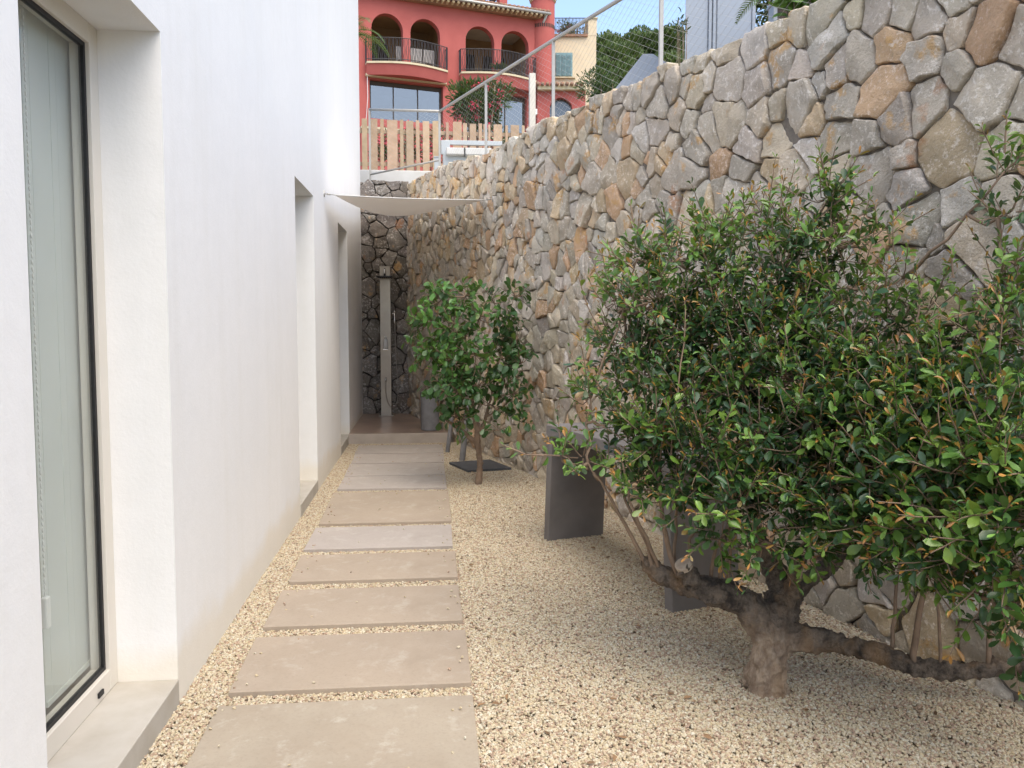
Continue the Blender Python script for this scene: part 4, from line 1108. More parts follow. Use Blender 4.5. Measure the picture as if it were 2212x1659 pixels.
# pale square post
gp = thing('gate_post', (*PY(1146, 300, 12.9)[:2], 3.1), 'pale square post with a small white box rising behind the stone wall', 'post')
xa, xb = PY(1143, 220, 12.9)[0], PY(1156, 220, 12.9)[0]; zt = PY(1146, 160, 12.9)[2]
MB().box((xa, 12.84, 3.05), (xb, 12.96, zt)).build('post_shaft', M('pale_post', (.66, .62, .55), None, 3, .7, 0), gp, bevel=.006)
MB().box((xb, 12.86, PY(1146, 248, 12.9)[2]), (xb+.03, 12.93, PY(1146, 236, 12.9)[2])).build('sensor_box', WHITEP, gp, bevel=.004)
# metal gate rail and cabinets
def pbox(name, mat, px0, py0, px1, py1, Y, dep, parent, bevel=.004):
    a_ = PY(px0, py1, Y); b_ = PY(px1, py0, Y); return MB().box((a_[0], Y, a_[2]), (b_[0], Y+dep, b_[2])).build(name, mat, parent, bevel=bevel)
mc = thing('metal_gate', PY(990, 340, 12.75)*[1, 1, 0]+[0, 0, 3.2], 'low pale metal gate with a rolled white cover behind the wall top', 'gate')
pbox('gate_beam', ALU, 962, 305, 1085, 312, 13.0, .06, mc)
pbox('cover', KERB, 964, 319, 1003, 333, 12.78, .16, mc, .012)
pbox('cover', KERB, 1005, 320, 1062, 334, 12.78, .16, mc, .012)
pbox('strap', BLACK, 1003, 318.5, 1005, 334.5, 12.77, .18, mc, .002)
pbox('gate_panel', ALU, 957, 333, 1062, 372, 12.9, .05, mc)
pbox('gate_upright', ALU, 953, 303, 972, 333, 12.99, .05, mc)
cb = thing('meter_box', PY(946, 355, 12.74)*[1, 1, 0]+[0, 0, 3.2], 'small grey metal box next to the corner post of the railing', 'box')
pbox('box_body', ALU, 938, 339, 950, 375, 12.74, .12, cb)
pbox('box_lid', ALU, 937, 337.5, 951, 339, 12.73, .14, cb, .002)

# ------------------------------------------------------------------ distant vegetation helpers
def bush(name, center, radii, n, ll, lw, cols, label, cat, group=None, flowers=0, trunk_r=.05, base_z=None, up=.5, fcol=(.62, .03, .08), lobes=None):
    c = np.array(center, float); rd = np.array(radii)
    bz = base_z if base_z is not None else c[2]-rd[2]
    root = thing(name, (c[0], c[1], bz), label, cat, group)
    mb = MB(); nb = 7
    for k in range(nb):
        an = 6.28*k/nb; e = c+rd*np.array([math.cos(an)*.6, math.sin(an)*.6, rng.uniform(-.1, .6)])
        mb.tube(curve((c[0]+.05*math.cos(an), c[1]+.05*math.sin(an), bz-.1), e, (0, 0, -.05), 4, .01), list(np.linspace(trunk_r, trunk_r*.3, 5)), 6)
    mb.build('branches', STEM, root, smooth=True)
    lob = lobes or [(unit(rng.normal(0, 1, 3))*rng.uniform(.25, .72), rng.uniform(.3, .5)) for _ in range(16)]
    its = []
    for i in range(n):
        lc, lr = lob[i % len(lob)]
        o = unit(rng.normal(0, 1, 3)); p = c+rd*(np.array(lc)+o*lr*rng.uniform(.5, 1.0))
        a_ = unit(o+np.array([0, 0, up])+rng.normal(0, .3, 3)); nr = unit(o*.6+np.array([0, -.2, .6])+rng.normal(0, .3, 3))
        cc = np.array(cols[rng.integers(len(cols))])*rng.uniform(.7, 1.3); l = ll*rng.uniform(.7, 1.3)
        its.append((p, a_, nr, l, l*lw, tuple(cc)))
    leaf_mesh(its, 'foliage', FARLEAF, root, 'stuff')
    for k in range(flowers):
        o = unit(rng.normal(0, 1, 3)*[1, 1, .8]+[-.1, -1.1, .1]); lc, lr = lob[k % len(lob)]
        p = c+rd*(np.array(lc)*.8+o*.5)*1.0
        mb = MB()
        for q in range(16):
            pc = p+rng.normal(0, .045, 3)*[1, .6, .9]
            f1 = unit(rng.normal(0, 1, 3)); f2 = unit(np.cross(f1, [0, -1, .2]))
            f3 = np.cross(f1, f2); cc = np.array(fcol)*rng.uniform(.7, 1.3)
            s = .035
            mb.add([pc, pc+s*f1+.015*f3, pc+s*1.3*(f1+f2)*.7, pc+s*f2+.015*f3, pc+.01*f3+s*.2*(f1-f2)], [(0, 1, 2), (0, 2, 3), (0, 3, 4)], (*[float(v) for v in cc], 1))
        mb.build('flower_head', PETAL, root, color=True, fixn=False)
    return root
OLE = [(.055, .10, .03), (.085, .14, .045), (.04, .075, .025)]
c = PD(1040, 226, 19); bush('oleander', c, (.80, .7, .66), 3600, .15, .2, OLE, 'round oleander bush with red flowers in front of the terracotta house', 'bush', flowers=26, base_z=hz(c[0], c[1]))
for k, (px, lab) in enumerate([(830, 'flowering oleander seen through the pickets, next to the white house edge'), (880, 'flowering oleander seen through the pickets, in the middle of the fence'), (935, 'flowering oleander seen through the pickets, behind the railing corner post'), (1075, 'dark flowering oleander behind the pickets near the pale square post')]):
    c = PD(px, 322+5*(px == 880), 15.2); bush('oleander', c, (.36, .3, .46), 500, .10, .2, OLE, lab, 'bush', 'oleanders behind the picket fence', flowers=7, base_z=hz(c[0], c[1])-.05, trunk_r=.02)

# ------------------------------------------------------------------ terracotta house
D0 = 31.0; AL = math.radians(21)
HF = np.array([math.sin(YAW), math.cos(YAW), 0]); 
UD = RT*math.cos(AL)+HF*math.sin(AL); ND = RT*math.sin(AL)-HF*math.cos(AL)       # along the facade, out of the facade
O0 = PD(790, 260, D0)
def fuz(px, py, off=0.0):
    p = PN(px, py, O0+ND*off, ND); return (p-O0)@UD, p[2]
def W(u, z, d=0.0): return np.array([*(O0+UD*u+ND*d)[:2], z])
rh = thing('red_house', W(4, hz(0, 30)), 'terracotta red house with arched loggias, curved balconies and a round corner turret', 'house')
GZ = 5.6
CHAIRM = M('pale_chair', (.42, .40, .37), None, 4, .8, 0)
ul = fuz(700, 200)[0]; ur = fuz(1166, 150)[0]
zeave_l = fuz(840, -18)[1]; zeave = fuz(1150, 32)[1]; zeave = .5*(zeave+fuz(900, 4)[1])
mb = MB(); bm = bmesh.new()
loops = [[(ul, GZ), (ur, GZ), (ur, zeave), (ul, zeave)]]
def arch(x0, x1, yb_, yt):
    a_, zb_ = fuz(x0, yb_); b_, _ = fuz(x1, yb_); _, zt = fuz((x0+x1)/2, yt); r = (b_-a_)/2; cu = (a_+b_)/2; zs = zt-r
    return [(a_, zb_), (b_, zb_)]+[(cu+r*math.cos(t), zs+r*math.sin(t)) for t in np.linspace(0, math.pi, 15)]
arches = [arch(803, 871, 137, 29), arch(887, 951, 143, 41), arch(1006, 1068, 158, 57), arch(1083, 1142, 165, 67)]
arches[1] = [(u, z if i > 1 else arches[0][0][1]) for i, (u, z) in enumerate(arches[1])]
arches[3] = [(u, z if i > 1 else arches[2][0][1]) for i, (u, z) in enumerate(arches[3])]
def rect(x0, y0, x1, y1):
    a_, zt = fuz(x0, y0); b_, _ = fuz(x1, y0); _, zb_ = fuz((x0+x1)/2, y1); return [(a_, zb_), (b_, zb_), (b_, zt), (a_, zt)]
rects = [rect(798, 170, 957, 262), rect(1006, 195, 1138, 290)]
loops += arches+rects
es = []
for lp in loops:
    vs_ = [bm.verts.new(tuple(W(u, z))) for u, z in lp]
    es += [bm.edges.new((vs_[i], vs_[(i+1) % len(vs_)])) for i in range(len(vs_))]
bmesh.ops.triangle_fill(bm, edges=es, use_beauty=True)
bm.verts.index_update()
mb.add([v.co for v in bm.verts], [tuple(v.index for v in f.verts) for f in bm.faces]); bm.free()
for lp in arches+rects:
    k = len(lp)
    mb.add([W(u, z) for u, z in lp]+[W(u, z, -.32) for u, z in lp], [(i, (i+1) % k, k+(i+1) % k, k+i) for i in range(k)])
# side and back of the house
mb.hexa([W(ul, GZ, -9), W(ur, GZ, -9), W(ur, GZ, -.33), W(ul, GZ, -.33), W(ul, zeave, -9), W(ur, zeave, -9), W(ur, zeave, -.33), W(ul, zeave, -.33)])
# open the front of that block: it is built as shell faces only
mb2 = MB(); mb2.v, mb2.c = mb.v, mb.c; nb = len(mb.f)
mb2.f = mb.f[:nb-6]+[mb.f[nb-5]]+[mb.f[nb-4], mb.f[nb-3], mb.f[nb-1]]
mb2.build('wall', RED, rh, fixn=False)
# loggias and rooms behind the openings
def cavity(lp, dep, mats, name):
    us = [p[0] for p in lp]; zs_ = [p[1] for p in lp]; a_, b_, z0, z1 = min(us)-.15, max(us)+.15, min(zs_)-.02, max(zs_)+.25
    MB().hexa([W(a_, z0, -dep-.1), W(b_, z0, -dep-.1), W(b_, z0, -dep), W(a_, z0, -dep), W(a_, z1, -dep-.1), W(b_, z1, -dep-.1), W(b_, z1, -dep), W(a_, z1, -dep)]).build(name+'_back', mats[0], rh)
    MB().hexa([W(a_, z1, -dep), W(b_, z1, -dep), W(b_, z1, -.325), W(a_, z1, -.325), W(a_, z1+.1, -dep), W(b_, z1+.1, -dep), W(b_, z1+.1, -.325), W(a_, z1+.1, -.325)]).build(name+'_ceiling', mats[1], rh)
    mb = MB(); mb.hexa([W(a_, z0-.1, -dep), W(b_, z0-.1, -dep), W(b_, z0-.1, -.325), W(a_, z0-.1, -.325), W(a_, z0, -dep), W(b_, z0, -dep), W(b_, z0, -.325), W(a_, z0, -.325)])
    for e, s in ((a_, -.1), (b_, .1)):
        mb.hexa([W(e, z0, -dep), W(e+s, z0, -dep), W(e+s, z0, -.325), W(e, z0, -.325), W(e, z1, -dep), W(e+s, z1, -dep), W(e+s, z1, -.325), W(e, z1, -.325)])
    mb.build(name+'_sides', mats[0], rh)
    return a_, b_, z0, z1
for i in (0, 2):
    L = arches[i]+arches[i+1]
    a_, b_, z0, z1 = cavity(L, 2.3, (OCHREIN, PALEIN if i else OCHREIN), 'loggia')
    mb = MB()
    for f0, f1 in ((.12, .42), (.55, .88)):
        q0, q1 = a_+(b_-a_)*f0, a_+(b_-a_)*f1; mb.hexa([W(q0, z0, -2.29), W(q1, z0, -2.29), W(q1, z0, -2.24), W(q0, z0, -2.24), W(q0, z0+1.55, -2.29), W(q1, z0+1.55, -2.29), W(q1, z0+1.55, -2.24), W(q0, z0+1.55, -2.24)])
    mb.build('terrace_door', DARKWOOD, rh)
    # cream column between the two arches
    cu = (arches[i][1][0]+arches[i+1][0][0])/2; zt = arches[i][2][1]
    zc0 = arches[i][0][1]
    base = W(cu, zc0, -.16)
    MB().lathe(base, [(.09, 0), (.09, .08), (.065, .10), (.06, zt-zc0-.14), (.08, zt-zc0-.10), (.095, zt-zc0-.06), (.095, zt-zc0)], 12).build('column', CREAM, rh, smooth=False)
for lp in rects:
    cavity(lp, 3.0, (M('dim_room', (.12, .11, .10), None, 3, .9, 0),)*2, 'room')
    a_, b_, z0, z1 = lp[0][0], lp[1][0], lp[0][1], lp[2][1]
    mb = MB(); fwd = .09
    def fb(u0, za, u1, zb_, d0=-.30, d1=-.22): return mb.hexa([W(u0, za, d0), W(u1, za, d0), W(u1, za, d1), W(u0, za, d1), W(u0, zb_, d0), W(u1, zb_, d0), W(u1, zb_, d1), W(u0, zb_, d1)])
    fb(a_, z0, a_+fwd, z1); fb(b_-fwd, z0, b_, z1); fb(a_+fwd, z1-.16, b_-fwd, z1)
    nm = 3
    for k in range(1, nm): u = a_+(b_-a_)*k/nm; fb(u-.018, z0, u+.018, z1-.16)
    wn = mb.build('window', DARKWOOD, rh)
    for k in range(nm):
        u0 = a_+(b_-a_)*k/nm+.02; u1 = a_+(b_-a_)*(k+1)/nm-.02
        mb = MB(); fb(u0, z0+.02, u1, z1-.17, -.262, -.255); mb.build('pane', DKGLASS, wn)
# balconies
def balcony(px0, px1, py, pyl, name):
    a_, zt = fuz(px0, py, .3); b_, _ = fuz(px1, py, .3); zt = fuz((px0+px1)/2, py+6, .6)[1]
    nseg = 18; dmax = .75
    def arc(t, grow=0): u = a_+(b_-a_)*t; return u, (.30+(dmax-.30)*math.sin(math.pi*t)+grow)
    def slab(z0, z1, grow0, grow1):
        mb = MB(); V_ = []
        for z, gr in ((z0, grow0), (z1, grow1)):
            for k in range(nseg+1): u, d = arc(k/nseg, gr); V_.append(W(u, z, d))
            V_.append(W(b_, z, 0.002)); V_.append(W(a_, z, 0.002))
        m_ = nseg+3
        return mb.add(V_, [tuple(range(m_))[::-1], tuple(m_+k for k in range(m_))]+[(k, (k+1) % m_, m_+(k+1) % m_, m_+k) for k in range(m_)])
    bd = slab(zt-.47, zt-.075, -.12, 0).build(name, RED, rh)
    slab(zt-.075, zt, .04, .04).build('balcony_edge', CREAM, bd)
    mb = MB(); nb_ = 46
    for k in range(nb_+1):
        u, d = arc(k/nb_, -.03)
        if k % 2:
            pth = [W(u+.025*math.sin(q*2*math.pi*1.5), zt+.9*q, d) for q in np.linspace(0, 1, 9)]
        else: pth = [W(u, zt, d), W(u, zt+.9, d)]
        mb.tube(pth, .011, 4, caps=False)
    for z in (zt+.10, zt+.9): mb.tube([W(*([arc(k/24, -.03)[0], z, arc(k/24, -.03)[1]])) for k in range(25)], .016, 5)
    for k in (0, 1):
        u, d = arc(k, -.03)
        for q in np.linspace(.05, d, 4): mb.tube([W(u, zt, q), W(u, zt+.9, q)], .011, 4, caps=False)
        mb.tube([W(u, zt+.9, 0), W(u, zt+.9, d)], .016, 5)
    mb.build('balcony_railing', IRON, bd, kind='stuff', fixn=False)
    return a_, b_, zt
b1 = balcony(792, 967, 131, 84, 'balcony'); b2 = balcony(996, 1158, 153, 112, 'balcony')
# awning cassette
a_, z_ = fuz(792, 158, .3); b_, z2 = fuz(967, 176, .3); zc = .5*(z_+z2)+.0
mb = MB().hexa([W(a_, zc-.07, .003), W(b_, zc-.07, .003), W(b_, zc-.07, .20), W(a_, zc-.07, .20), W(a_, zc+.07, .003), W(b_, zc+.07, .003), W(b_, zc+.05, .20), W(a_, zc+.05, .20)]); mb.build('awning', CREAM, rh, bevel=.02)
u = fuz(796, 200, .1)[0]; MB().tube([W(a_+.05, zc, .15), W(a_+.06, zc-.9, .16), W(a_+.02, zc-1.5, .10), W(a_, zc-1.7, .08)], .012, 5).build('awning_crank', WHITEP, rh)
# cornice, tiled eave, gutter, downpipe
zE = zeave
MB().hexa([W(ul, zE-.12, .002), W(ur+.1, zE-.12, .002), W(ur+.1, zE-.12, .22), W(ul, zE-.12, .22), W(ul, zE+.02, .002), W(ur+.1, zE+.02, .002), W(ur+.1, zE+.02, .34), W(ul, zE+.02, .34)]).build('cornice', TILE, rh)
rf = MB().add([W(ul, zE+.03, .45), W(ur+.3, zE+.03, .45), W(ur+.3, zE+1.0, -3.0), W(ul, zE+1.0, -3.0), W(ul, zE+.08, .45), W(ur+.3, zE+.08, .45), W(ur+.3, zE+1.05, -3.0), W(ul, zE+1.05, -3.0)],
   [(0, 1, 2, 3), (4, 5, 6, 7), (0, 1, 5, 4), (1, 2, 6, 5), (2, 3, 7, 6), (3, 0, 4, 7)]).build('roof', TILE, rh)
mb = MB()
k = 0
u = ul
while u < ur+.3:
    p0, p1 = W(u, zE+.11, .50), W(u, zE+1.08, -2.95); mb.tube([p0, p1], [.075, .065], 7); u += .19
mb.build('roof_tiles', TILE, rf, smooth=True, kind='stuff')
mb = MB(); u = ul
while u < ur+.1: mb.tube([W(u, zE-.05, .2), W(u, zE-.03, .44)], .06, 6); u += .21
mb.build('eave_tiles', CREAM, rf, kind='stuff')
MB().tube([W(fuz(880, 0)[0], zE+.03, .56), W(ur+.25, zE+.0, .56)], .06, 8).build('gutter', RAILM, rh, smooth=True)
ud = fuz(1170, 150, .12)[0]; MB().tube([W(ur+.1, zE, .56), W(ud, zE-.35, .14), W(ud, GZ, .14)], .05, 8).build('downpipe', RAILM, rh, smooth=True)
# round turret at the corner
tc = PD(1172.5, 60, D0+2.6); rr = .50
zt = PD(1160, 2, D0+2.6)[2]
MB().lathe((tc[0], tc[1], 0), [(rr, GZ), (rr, zt-.0), (0, zt+.02)], 36).build('turret', RED, rh, smooth=False)
mb = MB()
for k in range(36):
    an = 6.28*k/36; d = np.array([math.cos(an), math.sin(an), 0]); q = np.array([tc[0], tc[1], zt])
    mb.tube([q+d*(rr+.10)+(0, 0, .05), q+d*.12+(0, 0, .25)], [.05, .02], 6)
mb.build('turret_tiles', TILE, rh, smooth=True, kind='stuff')
MB().lathe((tc[0], tc[1], zt-.02), [(rr+.003, -.10), (rr+.06, -.06), (rr+.06, .04), (rr+.003, .05)], 36).build('turret_band', CREAM, rh)
mb = MB()
for k in range(40):
    an = 6.28*k/40; d = np.array([math.cos(an), math.sin(an), 0]); q = np.array([tc[0], tc[1], zt-1.25]); t_ = np.array([-d[1], d[0], 0])
    mb.fbox(q+d*(rr-.02), d, t_, (0, 0, 1), (0, -.022, 0), (.03, .022, .15))
mb.build('vent_holes', DARKWOOD, rh, kind='stuff')
# roof terrace pergola: red pillars and dark beams
zP = zE+1.0
mb = MB()
for px in (908, 1086, 1000, 830):
    u = fuz(px, 8, -2.2)[0]; mb.hexa([W(u-.18, zE+.3, -2.5), W(u+.18, zE+.3, -2.5), W(u+.18, zE+.3, -2.1), W(u-.18, zE+.3, -2.1), W(u-.18, zP+1.6, -2.5), W(u+.18, zP+1.6, -2.5), W(u+.18, zP+1.6, -2.1), W(u-.18, zP+1.6, -2.1)])
mb.build('pergola_pillars', RED, rh, kind='stuff')
mb = MB()
for k in range(16): u = ul+2+(ur-ul-2)*k/15; mb.hexa([W(u-.06, zP+1.2, -8), W(u+.06, zP+1.2, -8), W(u+.06, zP+1.2, -1.7), W(u-.06, zP+1.2, -1.7), W(u-.06, zP+1.42, -8), W(u+.06, zP+1.42, -8), W(u+.06, zP+1.42, -1.7), W(u-.06, zP+1.42, -1.7)])
mb.build('pergola_beams', DARKWOOD, rh, kind='stuff')
# garden terrace wall with cream capping in front of the house
a_, z1 = fuz(780, 281, 1.8); b_, _ = fuz(1190, 310, 1.8); z1 = fuz(900, 287, 1.8)[1]
tw = thing('terrace_wall', W((a_+b_)/2, GZ, 1.8), 'low red terrace wall with cream capping behind the picket fence', 'wall')
MB().hexa([W(a_, GZ-.6, 1.6), W(b_, GZ-.6, 1.6), W(b_, GZ-.6, 1.8), W(a_, GZ-.6, 1.8), W(a_, z1, 1.6), W(b_, z1, 1.6), W(b_, z1, 1.8), W(a_, z1, 1.8)]).build('wall_body', RED, tw)
MB().hexa([W(a_, z1+.001, 1.55), W(b_, z1+.001, 1.55), W(b_, z1+.001, 1.85), W(a_, z1+.001, 1.85), W(a_, z1+.08, 1.55), W(b_, z1+.08, 1.55), W(b_, z1+.08, 1.85), W(a_, z1+.08, 1.85)]).build('capping', CREAM, tw)
# chairs on the balcony
def chair(u, d, z, label):
    r = thing('balcony_chair', W(u, z, d), label, 'chair', 'pale chairs in the arched loggia')
    f = lambda u0, d0, z0, u1, d1, z1: MB().hexa([W(u+u0, z+z0, d+d0), W(u+u1, z+z0, d+d0), W(u+u1, z+z0, d+d1), W(u+u0, z+z0, d+d1), W(u+u0, z+z1, d+d0), W(u+u1, z+z1, d+d0), W(u+u1, z+z1, d+d1), W(u+u0, z+z1, d+d1)])
    f(-.23, -.23, .42, .23, .23, .46).build('seat', CHAIRM, r); f(-.23, .19, .461, .23, .23, .95).build('backrest', CHAIRM, r)
    for a_, b_ in ((-.21, -.21), (.17, -.21), (-.21, .19), (.17, .19)): f(a_, b_, 0, a_+.04, b_+.04, .419).build('leg', CHAIRM, r)
for px, lab in ((866, 'pale chair with its back to the railing, left of the cream column'), (897, 'pale chair just right of the cream column in the left loggia'), (924, 'pale chair furthest right behind the left balcony railing')):
    chair(fuz(px, 120, -.7)[0], -.75, b1[2]-.08 if False else arches[0][0][1]+.003, lab)
# potted plant on the right balcony
pp = W(fuz(1078, 140, .3)[0], b2[2], .33)
pr = thing('potted_plant', pp, 'spiky plant in a clay pot on the right balcony of the red house', 'plant')
MB().lathe(pp, [(0, 0), (.12, 0), (.16, .2), (.17, .22), (.14, .22), (0, .2)], 14).build('pot', TILE, pr)
its = []
for k in range(60):
    an = rng.uniform(0, 6.28); d = unit(np.array([math.cos(an), math.sin(an), rng.uniform(.4, 1.6)])); its.append((pp+[0, 0, .2], d, unit(np.cross(d, [-d[1], d[0], 0.01])), rng.uniform(.3, .5), .04, (.10, .15, .07)))
leaf_mesh(its, 'leaves', FARLEAF, pr, 'stuff')

# ------------------------------------------------------------------ yellow house
DY = 36.
def Yp(px, py, D=DY): return PD(px, py, D)
def face_box(name, mat, px0, py0, px1, py1, D, dep, parent, zlow=None, bevel=0):
    a_, b_ = PD(px0, py0, D), PD(px1, py1, D); x0 = (a_-C0)@RT; x1 = (b_-C0)@RT; zt = a_[2]; zb_ = b_[2] if zlow is None else zlow
    o = C0*[1, 1, 0]+HF*(D/math.cos(PIT))
    return MB().fbox(o, RT, HF, (0, 0, 1), (x0, 0, zb_), (x1, dep, zt)).build(name, mat, parent, bevel=bevel)
yh = thing('yellow_house', PD(1240, 250, DY)*[1, 1, 0]+[0, 0, 6], 'pale yellow house with blue shutters and a flowered roof terrace beside the red house', 'house')
face_box('wall', YELLOW, 1150, 90, 1284, 260, DY, 7, yh, 5.5)
face_box('terrace_pillar', YELLOW, 1266, 55, 1285, 90.5, DY-.01, 2.2, yh)
face_box('pillar_cap', CREAM, 1264, 52.5, 1287, 55, DY-.06, 2.3, yh)
face_box('cornice', TILE, 1150, 87, 1266, 92, DY-.10, .1, yh)
mb = MB(); o = C0*[1, 1, 0]+HF*((DY-.02)/math.cos(PIT))
x0 = (PD(1150, 90, DY)-C0)@RT; x1 = (PD(1266, 90, DY)-C0)@RT; z0 = PD(1230, 87, DY)[2]; z1 = PD(1230, 55, DY)[2]
for k in range(40): x = x0+(x1-x0)*k/39; mb.tube([o+RT*x+[0, 0, z0], o+RT*x+[0, 0, z1]], .012, 4, caps=False)
mb.tube([o+RT*x0+[0, 0, z1], o+RT*x1+[0, 0, z1]], .02, 5); mb.build('terrace_railing', IRON, yh, kind='stuff')
wn = face_box('window', SHUT, 1198, 126, 1234, 175, DY-.03, .05, yh)
for k in range(3): face_box('shutter', SHUT, 1199.5+k*11.3, 129, 1209.8+k*11.3, 174, DY-.07, .04, wn)
mb = MB(); o = C0*[1, 1, 0]+HF*((DY-.09)/math.cos(PIT))
for k in range(3):
    for q in range(16):
        a_ = PD(1201+k*11.3, 131+q*2.65, DY-.09); b_ = PD(1208.5+k*11.3, 132.4+q*2.65, DY-.09)
        mb.fbox(o, RT, HF, (0, 0, 1), ((a_-C0)@RT, 0, b_[2]), ((b_-C0)@RT, .02, a_[2]))
mb.build('louvres', SHUT, wn, kind='stuff')
face_box('window_ledge', CREAM, 1194, 175.5, 1240, 178, DY-.12, .12, yh)
a_, b_ = PD(1271, 100, DY-.08), PD(1273, 200, DY-.08); MB().tube([a_, a_*[1, 1, 0]+[0, 0, 5.6]], .05, 8).build('downpipe', RAILM, yh, smooth=True)
MB().lathe(a_-[0, 0, .05], [(.05, -.2), (.12, 0), (.12, .12), (.05, .12)], 10).build('rain_head', RAILM, yh)
# lean-to with tiled roof and an arched opening below the yellow wall
lt = thing('lean_to', PD(1225, 240, 33.5)*[1, 1, 0]+[0, 0, 6], 'red lean-to with small tiled roof and arched window beside the downpipe', 'outbuilding')
o = C0*[1, 1, 0]+HF*(33.5/math.cos(PIT)); X = lambda px: (PD(px, 200, 33.5)-C0)@RT; Zz = lambda py: PD(1220, py, 33.5)[2]
bm = bmesh.new(); a0, a1 = X(1186), X(1234); r_ = (a1-a0)/2; cu = (a0+a1)/2; zt_ = Zz(219)
lps = [[(X(1160), 5.5), (X(1262), 5.5), (X(1262), Zz(206)), (X(1160), Zz(206))], [(a0, 5.9), (a1, 5.9)]+[(cu+r_*math.cos(t), zt_-r_+r_*math.sin(t)) for t in np.linspace(0, math.pi, 13)]]
es = []
for lp in lps:
    vs_ = [bm.verts.new(tuple(o+RT*u+np.array([0, 0, z]))) for u, z in lp]; es += [bm.edges.new((vs_[i], vs_[(i+1) % len(vs_)])) for i in range(len(vs_))]
bmesh.ops.triangle_fill(bm, edges=es, use_beauty=True); bm.verts.index_update()
mb = MB().add([v.co for v in bm.verts], [tuple(v.index for v in f.verts) for f in bm.faces]); bm.free()
lp = lps[1]; k = len(lp)
mb.add([o+RT*u+np.array([0, 0, z]) for u, z in lp]+[o+RT*u+HF*.35+np.array([0, 0, z]) for u, z in lp], [(i, (i+1) % k, k+(i+1) % k, k+i) for i in range(k)])
mb.build('wall', RED, lt, fixn=False)
MB().fbox(o, RT, HF, (0, 0, 1), (a0-.1, .30, 5.85), (a1+.1, .34, zt_+.1)).build('arched_window', M('sky_glass', (.10, .12, .14), None, 3, .08, 0, spec=1.0), lt)
MB().fbox(o, RT, HF, (0, 0, 1), (X(1160), -.25, Zz(206)+.002), (X(1262), 2.2, Zz(198))).build('cornice', CREAM, lt)
mb = MB(); x = X(1160)
while x < X(1262): mb.tube([o+RT*x+HF*-.4+np.array([0, 0, Zz(196)]), o+RT*x+HF*2.2+np.array([0, 0, Zz(184)])], .08, 7); x += .2
mb.build('roof_tiles', TILE, lt, smooth=True, kind='stuff')
c = PD(1228, 70, DY+.9); bush('terrace_shrub', c, (.75, .5, .55), 900, .13, .3, [(.10, .11, .04), (.20, .09, .06), (.07, .10, .03)], 'reddish flowering shrub on the roof terrace of the yellow house', 'shrub', flowers=10, fcol=(.35, .08, .09), base_z=c[2]-.6, trunk_r=.02)
c = PD(1300, 196, 24); bush('green_shrub', c, (.75, .6, .85), 1500, .14, .22, [(.05, .10, .035), (.08, .15, .05), (.035, .07, .025)], 'dense green shrub behind the wall top, right of the yellow house', 'shrub', base_z=hz(c[0], c[1]), trunk_r=.03)

# ------------------------------------------------------------------ pale modern buildings
wb = thing('pale_building', PY(1555, 130, 13.2)*[1, 1, 0]+[0, 0, 3.3], 'white rendered block, shade put in its colour, with vertical grooves rising behind the stone wall', 'building')
WA = math.radians(21); wax = np.array([math.cos(WA), -math.sin(WA), 0]); way = np.array([math.sin(WA), math.cos(WA), 0]); wo = PY(1480, 60, 13.3)*[1, 1, 0]
def wpx(px, off): p = PN(px, 60, wo+way*off, way); return (p-wo)@wax
def wbx(name, p0, p1, Y, dep, zt=9.5, zb_=2.9): return MB().fbox(wo, wax, way, (0, 0, 1), (wpx(p0, Y-13.3), Y-13.3, zb_), (wpx(p1, Y-13.3), Y-13.3+dep, zt)).build(name, WHITEB, wb, bevel=.006)
wbx('wall', 1480, 1631, 13.3, 4.5)
wbx('wall_panel', 1480, 1528.5, 13.27, .03); wbx('pilaster', 1531, 1537, 13.24, .06); wbx('pilaster', 1540, 1546, 13.24, .06); wbx('wall_panel', 1549, 1623, 13.27, .03); wbx('edge_trim', 1624.5, 1631.5, 13.25, .05)
gw_ = thing('gable_building', PD(1400, 180, 15)*[1, 1, 0]+[0, 0, 3.5], 'low pale building with sloping sides peeking above the stone wall', 'building')
pts = [(1290, 240), (1389, 116), (1411, 116), (1500, 176), (1500, 240)]; Dg = 15
P = [PD(x, y, Dg) for x, y in pts]; GA = math.radians(19); Q = [PD(x, y, Dg)+np.array([math.sin(GA), math.cos(GA), 0])*3 for x, y in pts]; k = len(pts)
MB().add(P+Q, [tuple(range(k)), tuple(range(2*k-1, k-1, -1))]+[(i, (i+1) % k, k+(i+1) % k, k+i) for i in range(k)]).build('gable_wall', WHITEB, gw_, bevel=.01)
gl2 = thing('garden_wall', PD(1680, 50, 12.5)*[1, 1, 0]+[0, 0, 3], 'small white garden wall behind the palm leaves above the stone wall', 'wall')
a_, b_ = PD(1656, 26, 12.5), PD(1760, 26, 12.5)
MB().fbox(C0*[1, 1, 0]+HF*12.5, RT, HF, (0, 0, 1), ((a_-C0)@RT, 0, 2.9), ((b_-C0)@RT, .25, a_[2])).build('wall_body', WHITEB, gl2, bevel=.008)
MB().fbox(C0*[1, 1, 0]+HF*12.46, RT, HF, (0, 0, 1), ((a_-C0)@RT-.02, 0, a_[2]+.001), ((b_-C0)@RT+.02, .33, a_[2]+.04)).build('capping', WHITEB, gl2, bevel=.004)

